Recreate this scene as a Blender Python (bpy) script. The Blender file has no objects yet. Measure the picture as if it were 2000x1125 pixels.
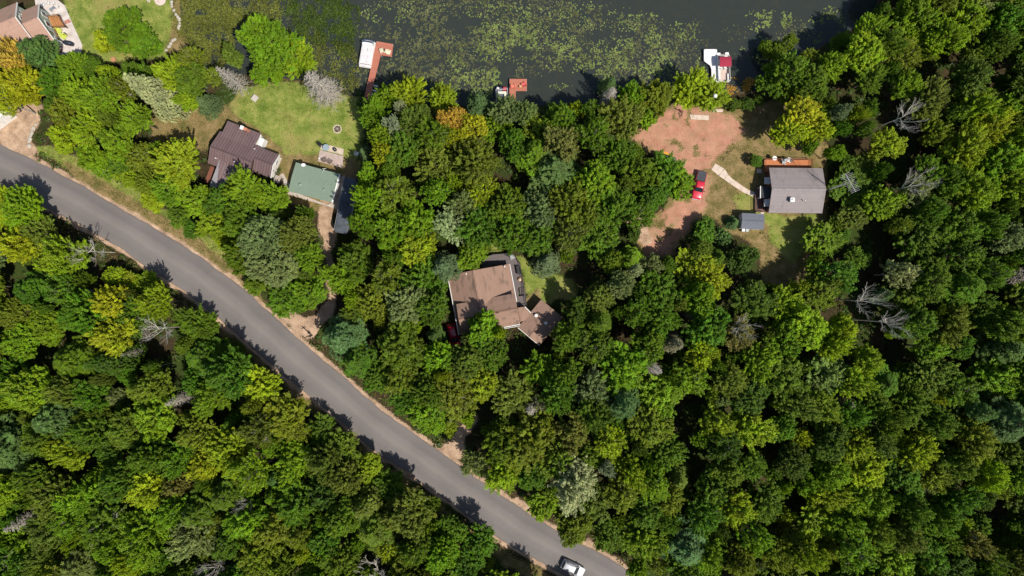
import bpy, bmesh, math, random
import numpy as np
from mathutils import Vector, Matrix

# ------------------------------------------------------------------ camera, world, sun
scene = bpy.context.scene
col = scene.collection
CAM_H = 127.0            # drone height in metres
MPP = 0.0952             # metres per photo pixel on the ground (photo is 2000 x 1125)

cam_data = bpy.data.cameras.new('camera')
cam_data.sensor_width = 36.0
cam_data.lens = 18.0 * CAM_H / (1000 * MPP)
cam_data.clip_start = 1.0
cam_data.clip_end = 6000.0
cam = bpy.data.objects.new('camera', cam_data)
col.objects.link(cam)
cam.location = (0, 0, CAM_H)
scene.camera = cam

SUN_EL = math.radians(57)
SUN_AZ = (0.75, -0.66)                       # where the sun stands, seen from above
_c = math.cos(SUN_EL) / math.hypot(*SUN_AZ)
sun_dir = Vector((-SUN_AZ[0] * _c, -SUN_AZ[1] * _c, -math.sin(SUN_EL)))
world = bpy.data.worlds.new('World')
scene.world = world
world.use_nodes = True
wn = world.node_tree
wn.nodes.clear()
sky = wn.nodes.new('ShaderNodeTexSky')
sky.sky_type = 'NISHITA'
sky.sun_disc = False
sky.sun_elevation = SUN_EL
sky.sun_rotation = math.atan2(SUN_AZ[0], SUN_AZ[1])
bgn = wn.nodes.new('ShaderNodeBackground')
bgn.inputs['Strength'].default_value = 0.090
wo = wn.nodes.new('ShaderNodeOutputWorld')
wn.links.new(sky.outputs[0], bgn.inputs['Color'])
wn.links.new(bgn.outputs[0], wo.inputs['Surface'])

sl = bpy.data.lights.new('sun', 'SUN')
sl.energy = 4.5
sl.angle = math.radians(0.55)
sl.color = (1.0, 0.94, 0.84)
so = bpy.data.objects.new('sun', sl)
col.objects.link(so)
so.location = (60, -50, 90)
so.rotation_euler = sun_dir.to_track_quat('-Z', 'Y').to_euler()

scene.view_settings.view_transform = 'Standard'
scene.view_settings.look = 'None'
scene.view_settings.gamma = 1.0
scene.view_settings.exposure = 0.35
scene.render.engine = 'CYCLES'
scene.cycles.max_bounces = 6
scene.cycles.transparent_max_bounces = 8

# ------------------------------------------------------------------ helpers
R = math.radians
def W(px, py, h=0.0):
    """photo pixel -> point of the world that stands h metres above the ground"""
    k = MPP * (CAM_H - h) / CAM_H
    return Vector(((px - 1000) * k, (562.5 - py) * k, h))

def root_loc(o):
    v = Vector((0, 0, 0))
    while o is not None:
        v = v + o.location
        o = o.parent
    return v

def link_mesh(name, verts, faces, mat, parent=None, origin=None, smooth=False):
    me = bpy.data.meshes.new(name)
    off = root_loc(parent) if parent is not None else Vector(origin or (0, 0, 0))
    va = np.array(verts, dtype=np.float64).reshape(-1, 3) - np.array(off)
    me.from_pydata(va.tolist(), [], faces)
    me.materials.append(mat)
    if smooth:
        me.polygons.foreach_set('use_smooth', [True] * len(me.polygons))
    me.update()
    o = bpy.data.objects.new(name, me)
    col.objects.link(o)
    if parent is not None:
        o.parent = parent
    else:
        o.location = off
    return o

def tag(o, label=None, cat=None, group=None, kind=None):
    if label: o['label'] = label
    if cat: o['category'] = cat
    if group: o['group'] = group
    if kind: o['kind'] = kind
    return o

def thing(name, loc, label, cat, group=None):
    o = bpy.data.objects.new(name, None)
    o.empty_display_size = 0.5
    o.location = loc
    col.objects.link(o)
    return tag(o, label, cat, group)

class Frame:
    """local metric axes: u to the right, v down the photo, turned by ang degrees"""
    def __init__(s, px, py, h, ang):
        s.o = W(px, py, h); s.o.z = 0
        a = R(ang)
        s.U = Vector((math.cos(a), math.sin(a), 0))
        s.V = Vector((math.sin(a), -math.cos(a), 0))
        s.ang = a
        s.k = MPP * (CAM_H - h) / CAM_H
    def p(s, u, v, z=0.0):            # metres
        return s.o + s.U * u + s.V * v + Vector((0, 0, z))

WORLD = Frame(1000, 562.5, 0, 0)

class MB:
    def __init__(s):
        s.v = []; s.f = []
    def add(s, vs, fs):
        n = len(s.v)
        s.v += [tuple(v) for v in vs]
        s.f += [tuple(i + n for i in f) for f in fs]
        return s
    def box(s, fr, u0, u1, v0, v1, z0, z1):
        vs = [fr.p(u, v, z) for z in (z0, z1) for (u, v) in ((u0, v0), (u1, v0), (u1, v1), (u0, v1))]
        return s.add(vs, [(0, 1, 2, 3), (7, 6, 5, 4), (1, 0, 4, 5), (2, 1, 5, 6), (3, 2, 6, 7), (0, 3, 7, 4)])
    def prism(s, pts, z0, z1):
        """pts: list of world xy"""
        n = len(pts)
        vs = [(p[0], p[1], z0) for p in pts] + [(p[0], p[1], z1) for p in pts]
        fs = [tuple(range(n)), tuple(range(2 * n - 1, n - 1, -1))]
        fs += [((i + 1) % n, i, i + n, (i + 1) % n + n) for i in range(n)]
        return s.add(vs, fs)
    def slab(s, pts, t):
        """planar 3-D polygon given a downward thickness"""
        n = len(pts)
        vs = [Vector(p) for p in pts] + [Vector(p) - Vector((0, 0, t)) for p in pts]
        fs = [tuple(range(n)), tuple(range(2 * n - 1, n - 1, -1))]
        fs += [((i + 1) % n, i, i + n, (i + 1) % n + n) for i in range(n)]
        return s.add(vs, fs)
    def tube(s, p0, p1, r0, r1=None, n=6, cap=True):
        p0 = Vector(p0); p1 = Vector(p1)
        if r1 is None: r1 = r0
        d = (p1 - p0)
        if d.length < 1e-6: return s
        d.normalize()
        a = d.orthogonal().normalized(); b = d.cross(a)
        vs = []
        for p, r in ((p0, r0), (p1, r1)):
            for i in range(n):
                t = 2 * math.pi * i / n
                vs.append(p + a * (r * math.cos(t)) + b * (r * math.sin(t)))
        fs = [(i, (i + 1) % n, (i + 1) % n + n, i + n) for i in range(n)]
        if cap: fs += [tuple(range(n - 1, -1, -1)), tuple(range(n, 2 * n))]
        return s.add(vs, fs)
    def blob(s, c, rx, ry, rz, seed=0, n=8, m=5, rough=0.15, squash_bottom=True):
        rnd = random.Random(seed)
        vs = [Vector((c[0], c[1], c[2] + rz))]
        for j in range(1, m):
            t = math.pi * j / m
            for i in range(n):
                a = 2 * math.pi * i / n
                q = 1 + rnd.uniform(-rough, rough)
                vs.append(Vector((c[0] + rx * q * math.sin(t) * math.cos(a), c[1] + ry * q * math.sin(t) * math.sin(a), c[2] + rz * q * math.cos(t))))
        vs.append(Vector((c[0], c[1], c[2] - rz)))
        fs = [(0, 1 + i, 1 + (i + 1) % n) for i in range(n)]
        for j in range(m - 2):
            b = 1 + j * n
            fs += [(b + i, b + n + i, b + n + (i + 1) % n, b + (i + 1) % n) for i in range(n)]
        b = 1 + (m - 2) * n; e = len(vs) - 1
        fs += [(b + i, e, b + (i + 1) % n) for i in range(n)]
        return s.add(vs, fs)
    def build(s, name, mat, parent=None, origin=None, smooth=False):
        return link_mesh(name, s.v, s.f, mat, parent, origin, smooth)

# ------------------------------------------------------------------ materials
MATS = {}
def nodes_of(m):
    m.use_nodes = True
    nt = m.node_tree
    nt.nodes.clear()
    return nt, nt.nodes, nt.links

def mat(name, c1, rough=0.7, c2=None, scale=3.0, bump=0.0, bscale=20.0, metal=0.0, detail=4.0, spec=0.4, stain=None, stain_scale=0.5, stretch=None, stain_pos=(0.5, 0.68)):
    """noise between two colours, optional larger stains, optional bump"""
    if name in MATS: return MATS[name]
    m = bpy.data.materials.new(name)
    nt, N, L = nodes_of(m)
    out = N.new('ShaderNodeOutputMaterial')
    b = N.new('ShaderNodeBsdfPrincipled')
    b.inputs['Roughness'].default_value = rough
    b.inputs['Metallic'].default_value = metal
    b.inputs['Specular IOR Level'].default_value = spec
    L.new(b.outputs[0], out.inputs[0])
    tc = N.new('ShaderNodeTexCoord')
    src = tc.outputs['Object']
    if stretch:
        mp = N.new('ShaderNodeMapping')
        mp.inputs['Scale'].default_value = stretch[:3]
        if len(stretch) > 3: mp.inputs['Rotation'].default_value = (0, 0, stretch[3])
        L.new(src, mp.inputs[0]); src = mp.outputs[0]
    if c2 is None: c2 = tuple(x * 0.75 for x in c1)
    n1 = N.new('ShaderNodeTexNoise')
    n1.inputs['Scale'].default_value = scale; n1.inputs['Detail'].default_value = detail
    L.new(src, n1.inputs['Vector'])
    r = N.new('ShaderNodeValToRGB')
    r.color_ramp.elements[0].position = 0.36; r.color_ramp.elements[1].position = 0.64
    r.color_ramp.elements[0].color = (*c2, 1); r.color_ramp.elements[1].color = (*c1, 1)
    L.new(n1.outputs[0], r.inputs[0])
    last = r.outputs[0]
    if stain:
        n2 = N.new('ShaderNodeTexNoise'); n2.inputs['Scale'].default_value = stain_scale; n2.inputs['Detail'].default_value = 6
        L.new(tc.outputs['Object'], n2.inputs['Vector'])
        r2 = N.new('ShaderNodeValToRGB')
        r2.color_ramp.elements[0].position = stain_pos[0]; r2.color_ramp.elements[1].position = stain_pos[1]
        r2.color_ramp.elements[0].color = (0, 0, 0, 1); r2.color_ramp.elements[1].color = (1, 1, 1, 1)
        L.new(n2.outputs[0], r2.inputs[0])
        mx = N.new('ShaderNodeMix'); mx.data_type = 'RGBA'
        L.new(r2.outputs[0], mx.inputs[0]); L.new(last, mx.inputs[6]); mx.inputs[7].default_value = (*stain, 1)
        last = mx.outputs[2]
    L.new(last, b.inputs['Base Color'])
    if bump:
        n3 = N.new('ShaderNodeTexNoise'); n3.inputs['Scale'].default_value = bscale; n3.inputs['Detail'].default_value = 5
        L.new(src, n3.inputs['Vector'])
        bp = N.new('ShaderNodeBump'); bp.inputs['Strength'].default_value = bump; bp.inputs['Distance'].default_value = 0.05
        L.new(n3.outputs[0], bp.inputs['Height']); L.new(bp.outputs[0], b.inputs['Normal'])
    MATS[name] = m
    return m

def boards(name, c1, c2, width, ang, rough=0.75, gap=0.12, gapc=None, var=3.0, dirt=None):
    """boards or strips of a given width, their length running along direction ang (world)"""
    if name in MATS: return MATS[name]
    m = bpy.data.materials.new(name)
    nt, N, L = nodes_of(m)
    out = N.new('ShaderNodeOutputMaterial'); b = N.new('ShaderNodeBsdfPrincipled')
    b.inputs['Roughness'].default_value = rough
    L.new(b.outputs[0], out.inputs[0])
    tc = N.new('ShaderNodeTexCoord')
    mp = N.new('ShaderNodeMapping'); mp.vector_type = 'POINT'
    mp.inputs['Rotation'].default_value = (0, 0, -ang)
    L.new(tc.outputs['Object'], mp.inputs[0])
    sp = N.new('ShaderNodeSeparateXYZ'); L.new(mp.outputs[0], sp.inputs[0])
    d = N.new('ShaderNodeMath'); d.operation = 'DIVIDE'; d.inputs[1].default_value = width
    L.new(sp.outputs[1], d.inputs[0])
    fl = N.new('ShaderNodeMath'); fl.operation = 'FLOOR'; L.new(d.outputs[0], fl.inputs[0])
    fr = N.new('ShaderNodeMath'); fr.operation = 'FRACT'; L.new(d.outputs[0], fr.inputs[0])
    wn_ = N.new('ShaderNodeTexWhiteNoise'); wn_.noise_dimensions = '1D'; L.new(fl.outputs[0], wn_.inputs['W'])
    nz = N.new('ShaderNodeTexNoise'); nz.inputs['Scale'].default_value = var; nz.inputs['Detail'].default_value = 5
    L.new(tc.outputs['Object'], nz.inputs['Vector'])
    ad = N.new('ShaderNodeMath'); ad.operation = 'ADD'; L.new(wn_.outputs[0], ad.inputs[0]); L.new(nz.outputs[0], ad.inputs[1])
    hf = N.new('ShaderNodeMath'); hf.operation = 'MULTIPLY'; hf.inputs[1].default_value = 0.5; L.new(ad.outputs[0], hf.inputs[0])
    mx = N.new('ShaderNodeMix'); mx.data_type = 'RGBA'
    L.new(hf.outputs[0], mx.inputs[0]); mx.inputs[6].default_value = (*c1, 1); mx.inputs[7].default_value = (*c2, 1)
    lt = N.new('ShaderNodeMath'); lt.operation = 'LESS_THAN'; lt.inputs[1].default_value = gap; L.new(fr.outputs[0], lt.inputs[0])
    m2 = N.new('ShaderNodeMix'); m2.data_type = 'RGBA'
    L.new(lt.outputs[0], m2.inputs[0]); L.new(mx.outputs[2], m2.inputs[6])
    m2.inputs[7].default_value = (*(gapc or tuple(x * 0.35 for x in c1)), 1)
    last = m2.outputs[2]
    # grit, faded patches and streaks of dirt
    n5 = N.new('ShaderNodeTexNoise'); n5.inputs['Scale'].default_value = 7; n5.inputs['Detail'].default_value = 8; n5.inputs['Roughness'].default_value = 0.8
    L.new(tc.outputs['Object'], n5.inputs['Vector'])
    r5 = N.new('ShaderNodeMapRange'); r5.inputs[1].default_value = 0.3; r5.inputs[2].default_value = 0.7; r5.inputs[3].default_value = 0.84; r5.inputs[4].default_value = 1.16
    L.new(n5.outputs[0], r5.inputs[0])
    v5 = N.new('ShaderNodeVectorMath'); v5.operation = 'SCALE'; L.new(last, v5.inputs[0]); L.new(r5.outputs[0], v5.inputs['Scale']); last = v5.outputs[0]
    if dirt:
        mp6 = N.new('ShaderNodeMapping'); mp6.inputs['Rotation'].default_value = (0, 0, -ang); mp6.inputs['Scale'].default_value = (0.9, 0.35, 1)
        L.new(tc.outputs['Object'], mp6.inputs[0])
        n6 = N.new('ShaderNodeTexNoise'); n6.inputs['Scale'].default_value = 1.3; n6.inputs['Detail'].default_value = 7; L.new(mp6.outputs[0], n6.inputs['Vector'])
        r6 = N.new('ShaderNodeMapRange'); r6.inputs[1].default_value = 0.54; r6.inputs[2].default_value = 0.72; r6.inputs[4].default_value = dirt[3]
        L.new(n6.outputs[0], r6.inputs[0])
        m6 = N.new('ShaderNodeMix'); m6.data_type = 'RGBA'; L.new(r6.outputs[0], m6.inputs[0]); L.new(last, m6.inputs[6]); m6.inputs[7].default_value = (*dirt[:3], 1); last = m6.outputs[2]
    L.new(last, b.inputs['Base Color'])
    bp = N.new('ShaderNodeBump'); bp.inputs['Strength'].default_value = 0.6; bp.inputs['Distance'].default_value = 0.02; bp.invert = True
    L.new(lt.outputs[0], bp.inputs['Height']); L.new(bp.outputs[0], b.inputs['Normal'])
    MATS[name] = m
    return m

def leaf_material():
    m = bpy.data.materials.new('foliage')
    nt, N, L = nodes_of(m)
    out = N.new('ShaderNodeOutputMaterial')
    oi = N.new('ShaderNodeObjectInfo')
    at = N.new('ShaderNodeAttribute'); at.attribute_name = 'tone'
    hs = N.new('ShaderNodeHueSaturation')
    L.new(oi.outputs['Color'], hs.inputs['Color'])
    mr = N.new('ShaderNodeMapRange'); mr.inputs[3].default_value = 0.66; mr.inputs[4].default_value = 1.55
    L.new(at.outputs['Fac'], mr.inputs[0])
    # patches of paler and yellower leaves that stay with the place
    ge = N.new('ShaderNodeNewGeometry')
    pn = N.new('ShaderNodeTexNoise'); pn.inputs['Scale'].default_value = 0.38; pn.inputs['Detail'].default_value = 3
    L.new(ge.outputs['Position'], pn.inputs['Vector'])
    pr = N.new('ShaderNodeMapRange'); pr.inputs[1].default_value = 0.32; pr.inputs[2].default_value = 0.68; pr.inputs[3].default_value = 0.74; pr.inputs[4].default_value = 1.32
    L.new(pn.outputs[0], pr.inputs[0])
    pm = N.new('ShaderNodeMath'); pm.operation = 'MULTIPLY'; L.new(mr.outputs[0], pm.inputs[0]); L.new(pr.outputs[0], pm.inputs[1])
    L.new(pm.outputs[0], hs.inputs['Value'])
    # hue of single leaves drifts a little with a second random
    at2 = N.new('ShaderNodeAttribute'); at2.attribute_name = 'drift'
    mh = N.new('ShaderNodeMapRange'); mh.inputs[3].default_value = 0.488; mh.inputs[4].default_value = 0.522
    L.new(at2.outputs['Fac'], mh.inputs[0]); L.new(mh.outputs[0], hs.inputs['Hue'])
    df = N.new('ShaderNodeBsdfDiffuse'); tr = N.new('ShaderNodeBsdfTranslucent'); gl = N.new('ShaderNodeBsdfGlossy')
    gl.inputs['Roughness'].default_value = 0.5
    gl.inputs['Color'].default_value = (1, 1, 1, 1)
    L.new(hs.outputs[0], df.inputs[0])
    tm = N.new('ShaderNodeMix'); tm.data_type = 'RGBA'; tm.blend_type = 'MULTIPLY'; tm.inputs[0].default_value = 1
    L.new(hs.outputs[0], tm.inputs[6]); tm.inputs[7].default_value = (1.3, 1.25, 0.5, 1)
    L.new(tm.outputs[2], tr.inputs[0])
    s1 = N.new('ShaderNodeMixShader'); s1.inputs[0].default_value = 0.36
    L.new(df.outputs[0], s1.inputs[1]); L.new(tr.outputs[0], s1.inputs[2])
    s2 = N.new('ShaderNodeMixShader'); s2.inputs[0].default_value = 0.010
    L.new(s1.outputs[0], s2.inputs[1]); L.new(gl.outputs[0], s2.inputs[2])
    L.new(s2.outputs[0], out.inputs[0])
    return m
LEAF = leaf_material()

M_bark = mat('bark', (0.13, 0.10, 0.075), 0.9, (0.07, 0.055, 0.04), 4, 0.5, 12)
M_palebark = mat('pale_bark', (0.45, 0.42, 0.37), 0.85, (0.22, 0.20, 0.17), 3, 0.3, 12)
M_dead = mat('dead_wood', (0.45, 0.41, 0.35), 0.9, (0.26, 0.23, 0.19), 3)
M_bleached = mat('bleached_wood', (0.62, 0.57, 0.50), 0.9, (0.42, 0.38, 0.33), 2)
M_white = mat('white_paint', (0.72, 0.71, 0.69), 0.5, (0.62, 0.61, 0.59), 1.5)
M_glass = mat('window_glass', (0.02, 0.03, 0.04), 0.08, (0.015, 0.02, 0.03), 1, spec=0.6)
M_black = mat('black_metal', (0.02, 0.02, 0.022), 0.5, (0.012, 0.012, 0.013), 3)
M_concrete = mat('concrete', (0.46, 0.40, 0.35), 0.9, (0.36, 0.31, 0.27), 1.2, 0.2, 18, stain=(0.28, 0.24, 0.20), stain_scale=0.5)
M_grey = mat('grey_metal', (0.42, 0.43, 0.44), 0.45, (0.3, 0.31, 0.32), 2, metal=0.3)
M_stone = mat('stone', (0.50, 0.46, 0.40), 0.9, (0.30, 0.27, 0.23), 2.5, 0.4, 8)
M_tyre = mat('rubber', (0.02, 0.02, 0.02), 0.8)

# ------------------------------------------------------------------ numeric noise and polygon distance
def vnoise(x, y, scale, seed=0, octaves=3):
    out = np.zeros_like(x, dtype=np.float64); amp = 1.0; tot = 0
    for o in range(octaves):
        rs = np.random.RandomState(seed * 31 + o)
        g = rs.rand(256, 256)
        fx = x / scale * (2 ** o) + 57.3; fy = y / scale * (2 ** o) + 31.7
        ix = np.floor(fx).astype(int); iy = np.floor(fy).astype(int)
        tx = fx - ix; ty = fy - iy
        tx = tx * tx * (3 - 2 * tx); ty = ty * ty * (3 - 2 * ty)
        a = g[ix % 256, iy % 256]; b = g[(ix + 1) % 256, iy % 256]
        c = g[ix % 256, (iy + 1) % 256]; d = g[(ix + 1) % 256, (iy + 1) % 256]
        out += amp * ((a * (1 - tx) + b * tx) * (1 - ty) + (c * (1 - tx) + d * tx) * ty)
        tot += amp; amp *= 0.5
    return out / tot

def sdf(px, py, poly):
    """signed distance, positive inside"""
    poly = np.array(poly, dtype=float); n = len(poly)
    dmin = np.full(px.shape, 1e18); inside = np.zeros(px.shape, bool)
    for i in range(n):
        ax, ay = poly[i]; bx, by = poly[(i + 1) % n]
        ex, ey = bx - ax, by - ay
        wx, wy = px - ax, py - ay
        t = np.clip((wx * ex + wy * ey) / (ex * ex + ey * ey + 1e-12), 0, 1)
        dmin = np.minimum(dmin, (wx - ex * t) ** 2 + (wy - ey * t) ** 2)
        cond = ((ay > py) != (by > py))
        xi = ax + (py - ay) * ex / (ey if abs(ey) > 1e-12 else 1e-12)
        inside ^= cond & (px < xi)
    d = np.sqrt(dmin)
    return np.where(inside, d, -d)

def path_dist(px, py, pts):
    """distance minus half width along a polyline of (x, y, halfwidth); positive inside"""
    best = np.full(px.shape, -1e9)
    for (ax, ay, aw), (bx, by, bw) in zip(pts[:-1], pts[1:]):
        ex, ey = bx - ax, by - ay
        wx, wy = px - ax, py - ay
        t = np.clip((wx * ex + wy * ey) / (ex * ex + ey * ey + 1e-12), 0, 1)
        d = np.hypot(wx - ex * t, wy - ey * t)
        best = np.maximum(best, aw + (bw - aw) * t - d)
    return best

# ------------------------------------------------------------------ plan of the place, in photo pixels at ground level
ROAD_UP = [(-160, 205), (-60, 252), (0, 282), (87, 322), (147, 355), (210, 392), (273, 428), (332, 463), (385, 498), (455, 547), (525, 607), (560, 642), (628, 700), (672, 736), (748, 804), (820, 854), (896, 908), (1000, 980), (1092, 1040), (1180, 1084), (1240, 1122), (1330, 1172), (1440, 1225)]
ROAD_LO = [(-160, 285), (-60, 330), (0, 360), (98, 411), (175, 449), (245, 491), (297, 530), (360, 567), (448, 640), (500, 686), (556, 736), (628, 792), (680, 836), (740, 888), (804, 928), (860, 968), (920, 1012), (960, 1043), (1020, 1080), (1092, 1118), (1150, 1152), (1260, 1212), (1370, 1265)]
ROADPOLY = ROAD_UP + ROAD_LO[::-1]
LAKE = [(345, -420), (352, 0), (358, 60), (375, 105), (430, 135), (520, 150), (600, 160), (660, 180), (700, 186), (760, 195), (850, 203), (960, 208), (1060, 206), (1180, 198), (1300, 192), (1400, 188), (1440, 183), (1480, 178), (1500, 150), (1540, 125), (1600, 95), (1660, 60), (1700, 20), (1740, -40), (1900, -420)]
LAKE_WORLD = [(345, -2500), (352, -420)] + LAKE[1:-1] + [(1900, -420), (2500, -2500)]
GREEN = [
    [(128, -60), (330, -60), (338, 40), (330, 95), (320, 108), (210, 118), (175, 140), (158, 100), (125, 10)],      # lawn by the patio, top left
    [(470, 170), (560, 155), (650, 178), (700, 190), (715, 300), (700, 335), (640, 330), (560, 312), (520, 270), (470, 238), (440, 222), (455, 200)],
    [(1010, 500), (1060, 520), (1115, 545), (1125, 580), (1060, 600), (1030, 585), (1020, 540)],
    [(1430, 385), (1470, 375), (1495, 395), (1495, 440), (1450, 430)],
    [(1490, 418), (1600, 418), (1600, 470), (1545, 520), (1515, 490), (1495, 455)],
    [(940, 470), (975, 470), (985, 500), (945, 505)],
    [(60, 288), (100, 285), (200, 330), (300, 395), (420, 470), (560, 590), (545, 590), (455, 520), (385, 478), (273, 405), (147, 335)],
]
DRY = [
    [(330, -60), (372, -60), (372, 60), (360, 100), (330, 100), (340, 40)],
    [(290, 232), (340, 220), (440, 205), (480, 235), (520, 265), (560, 305), (600, 318), (560, 330), (545, 330), (500, 300), (440, 240), (400, 300), (360, 285), (300, 275)],
    [(545, 300), (700, 310), (700, 400), (665, 420), (560, 400), (555, 360), (540, 345)],
    [(1290, 222), (1330, 205), (1520, 195), (1620, 290), (1620, 430), (1590, 520), (1560, 560), (1495, 560), (1480, 490), (1420, 450), (1375, 420), (1375, 340), (1400, 320), (1450, 260), (1400, 225)],
    [(1010, 590), (1050, 560), (1060, 600), (1020, 620)],
    [(130, 320), (210, 355), (300, 415), (400, 475), (500, 560), (560, 640), (600, 690), (700, 790), (690, 800), (560, 660), (455, 560), (273, 440), (147, 365)],
    [(1450, 445), (1510, 445), (1510, 470), (1450, 465)],
    [(360, 590), (450, 650), (560, 745), (680, 845), (800, 940), (960, 1060), (1100, 1140), (1060, 1150), (930, 1060), (780, 945), (640, 830), (540, 740), (440, 660), (355, 600)],
]
SAND = [
    [(-120, 170), (10, 190), (60, 195), (84, 205), (80, 235), (60, 262), (72, 300), (40, 300), (-120, 225)],
]
SANDPATHS = [
    [(640, 385, 14), (636, 430, 14), (640, 480, 12), (648, 540, 10), (650, 580, 9), (638, 612, 12), (600, 640, 20), (565, 620, 12)],
    [(880, 880, 22), (900, 850, 14), (930, 815, 7)],
    [(1235, 400, 10), (1240, 430, 14), (1262, 470, 10)],
    [(1010, 985, 16), (1040, 1000, 9)],
    [(1175, 1080, 8), (1150, 1062, 6)],
]
RED = [
    [(1240, 262), (1290, 225), (1330, 210), (1400, 218), (1440, 238), (1452, 255), (1420, 285), (1395, 318), (1380, 345), (1374, 385), (1372, 408), (1330, 455), (1305, 490), (1262, 500), (1255, 470), (1290, 430), (1315, 395), (1330, 380), (1330, 335), (1300, 300), (1268, 285)],
]

def plan_weights(PX, PY):
    """weights of the surface materials on a grid of photo pixel coordinates"""
    wob = (vnoise(PX, PY, 22, 3, 3) - 0.5) * 22
    soft = 7.0
    def sm(d, s=soft): return np.clip(0.5 + (d + wob) / (2 * s), 0, 1)
    w = {}
    g = np.zeros_like(PX); 
    for poly in GREEN: g = np.maximum(g, sm(sdf(PX, PY, poly)))
    d = np.zeros_like(PX)
    for poly in DRY: d = np.maximum(d, sm(sdf(PX, PY, poly)))
    s = np.zeros_like(PX)
    for poly in SAND: s = np.maximum(s, sm(sdf(PX, PY, poly)))
    for p in SANDPATHS: s = np.maximum(s, sm(path_dist(PX, PY, p) , 5))
    droad = sdf(PX, PY, ROADPOLY)
    sh = np.clip(0.5 + (droad + 6.5 + wob * 0.45) / 8.0, 0, 1)
    s = np.maximum(s, sh)
    wob2 = (vnoise(PX, PY, 9, 8, 3) - 0.5) * 16
    r = np.zeros_like(PX)
    for poly in RED: r = np.maximum(r, np.clip(0.72 + (sdf(PX, PY, poly) + wob * 0.8 + wob2) / 18.0, 0, 1))
    r = r * (1 - 0.75 * np.clip((vnoise(PX, PY, 15, 44, 4) - 0.61) * 9, 0, 1))
    d = np.maximum(d, (r > 0.02) * 0.9)
    d = d * (1 - 0.8 * g * (PX > 1400))
    lk = np.clip(0.5 + sdf(PX, PY, LAKE_WORLD) / 12.0 + (wob / 60), 0, 1)
    return g, d, s, r, lk

def build_ground():
    def axis(lo, hi, step, far):
        inner = np.arange(lo, hi + step * 0.5, step)
        ext = []; q = step; p = 0
        while p < far:
            q *= 1.45; p += q; ext.append(p)
        ext = np.array(ext)
        return np.concatenate([(lo - ext)[::-1], inner, hi + ext])
    xs = axis(-108, 108, 0.36, 1800); ys = axis(-64, 64, 0.36, 1800)
    X, Y = np.meshgrid(xs, ys)
    PX = X / MPP + 1000; PY = 562.5 - Y / MPP
    g, d, s, r, lk = plan_weights(PX, PY)
    dl = sdf(PX, PY, LAKE_WORLD) * MPP
    z = np.where(dl > -2.5, -0.38 * np.clip((dl + 2.5) / 2.5, 0, 1), 0.0)
    z = z - np.clip(dl, 0, 30) * 0.11
    flat = np.clip(-sdf(PX, PY, ROADPOLY) / 25, 0, 1)
    bumps = (vnoise(X, Y, 5, 9, 3) - 0.5) * 0.22 * flat * (1 - r) * (1 - s * 0.7)
    bumps = np.where((np.abs(X) < 104) & (np.abs(Y) < 62), bumps, 0)
    z = z + np.minimum(bumps, 0.03) * np.where(dl > 0, 1.5, 1)
    ny, nx = X.shape
    # ---- one ground sheet, cut into surfaces along the cells
    wl = np.stack([np.full_like(g, 0.45), g * 1.0, d * 0.98, s * 1.05, r * 1.3, np.where(dl > 0, 5.0, 0.0)])
    cat = np.argmax(wl, 0)[:-1, :-1]
    names = ['forest_floor', 'lawn', 'dry_grass', 'sandy_ground', 'gravel_driveway', 'lake_bed']
    idx = np.arange(ny * nx).reshape(ny, nx)
    quads = np.stack([idx[:-1, :-1], idx[:-1, 1:], idx[1:, 1:], idx[1:, :-1]], -1)
    P = np.stack([X, Y, z], -1).reshape(-1, 3)
    w1 = np.stack([g, d, s, r], -1).reshape(-1, 4)
    gm = ground_material()
    for k, nm in enumerate(names):
        q = quads[cat == k]
        if not len(q): continue
        used, inv = np.unique(q.reshape(-1), return_inverse=True)
        me = bpy.data.meshes.new(nm)
        nv = len(used); nf = len(q)
        me.vertices.add(nv); me.vertices.foreach_set('co', P[used].reshape(-1).astype(np.float32))
        me.loops.add(nf * 4); me.loops.foreach_set('vertex_index', inv.astype(np.int32))
        me.polygons.add(nf)
        me.polygons.foreach_set('loop_start', np.arange(0, nf * 4, 4, dtype=np.int32))
        me.polygons.foreach_set('loop_total', np.full(nf, 4, dtype=np.int32))
        me.polygons.foreach_set('use_smooth', np.ones(nf, dtype=bool))
        me.update(calc_edges=True)
        a = me.attributes.new('surf', 'FLOAT_COLOR', 'POINT'); a.data.foreach_set('color', w1[used].reshape(-1).astype(np.float32))
        b = me.attributes.new('lake', 'FLOAT', 'POINT'); b.data.foreach_set('value', lk.reshape(-1)[used].astype(np.float32))
        me.materials.append(gm)
        o = bpy.data.objects.new(nm, me); col.objects.link(o)
        o['kind'] = 'structure'

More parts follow.
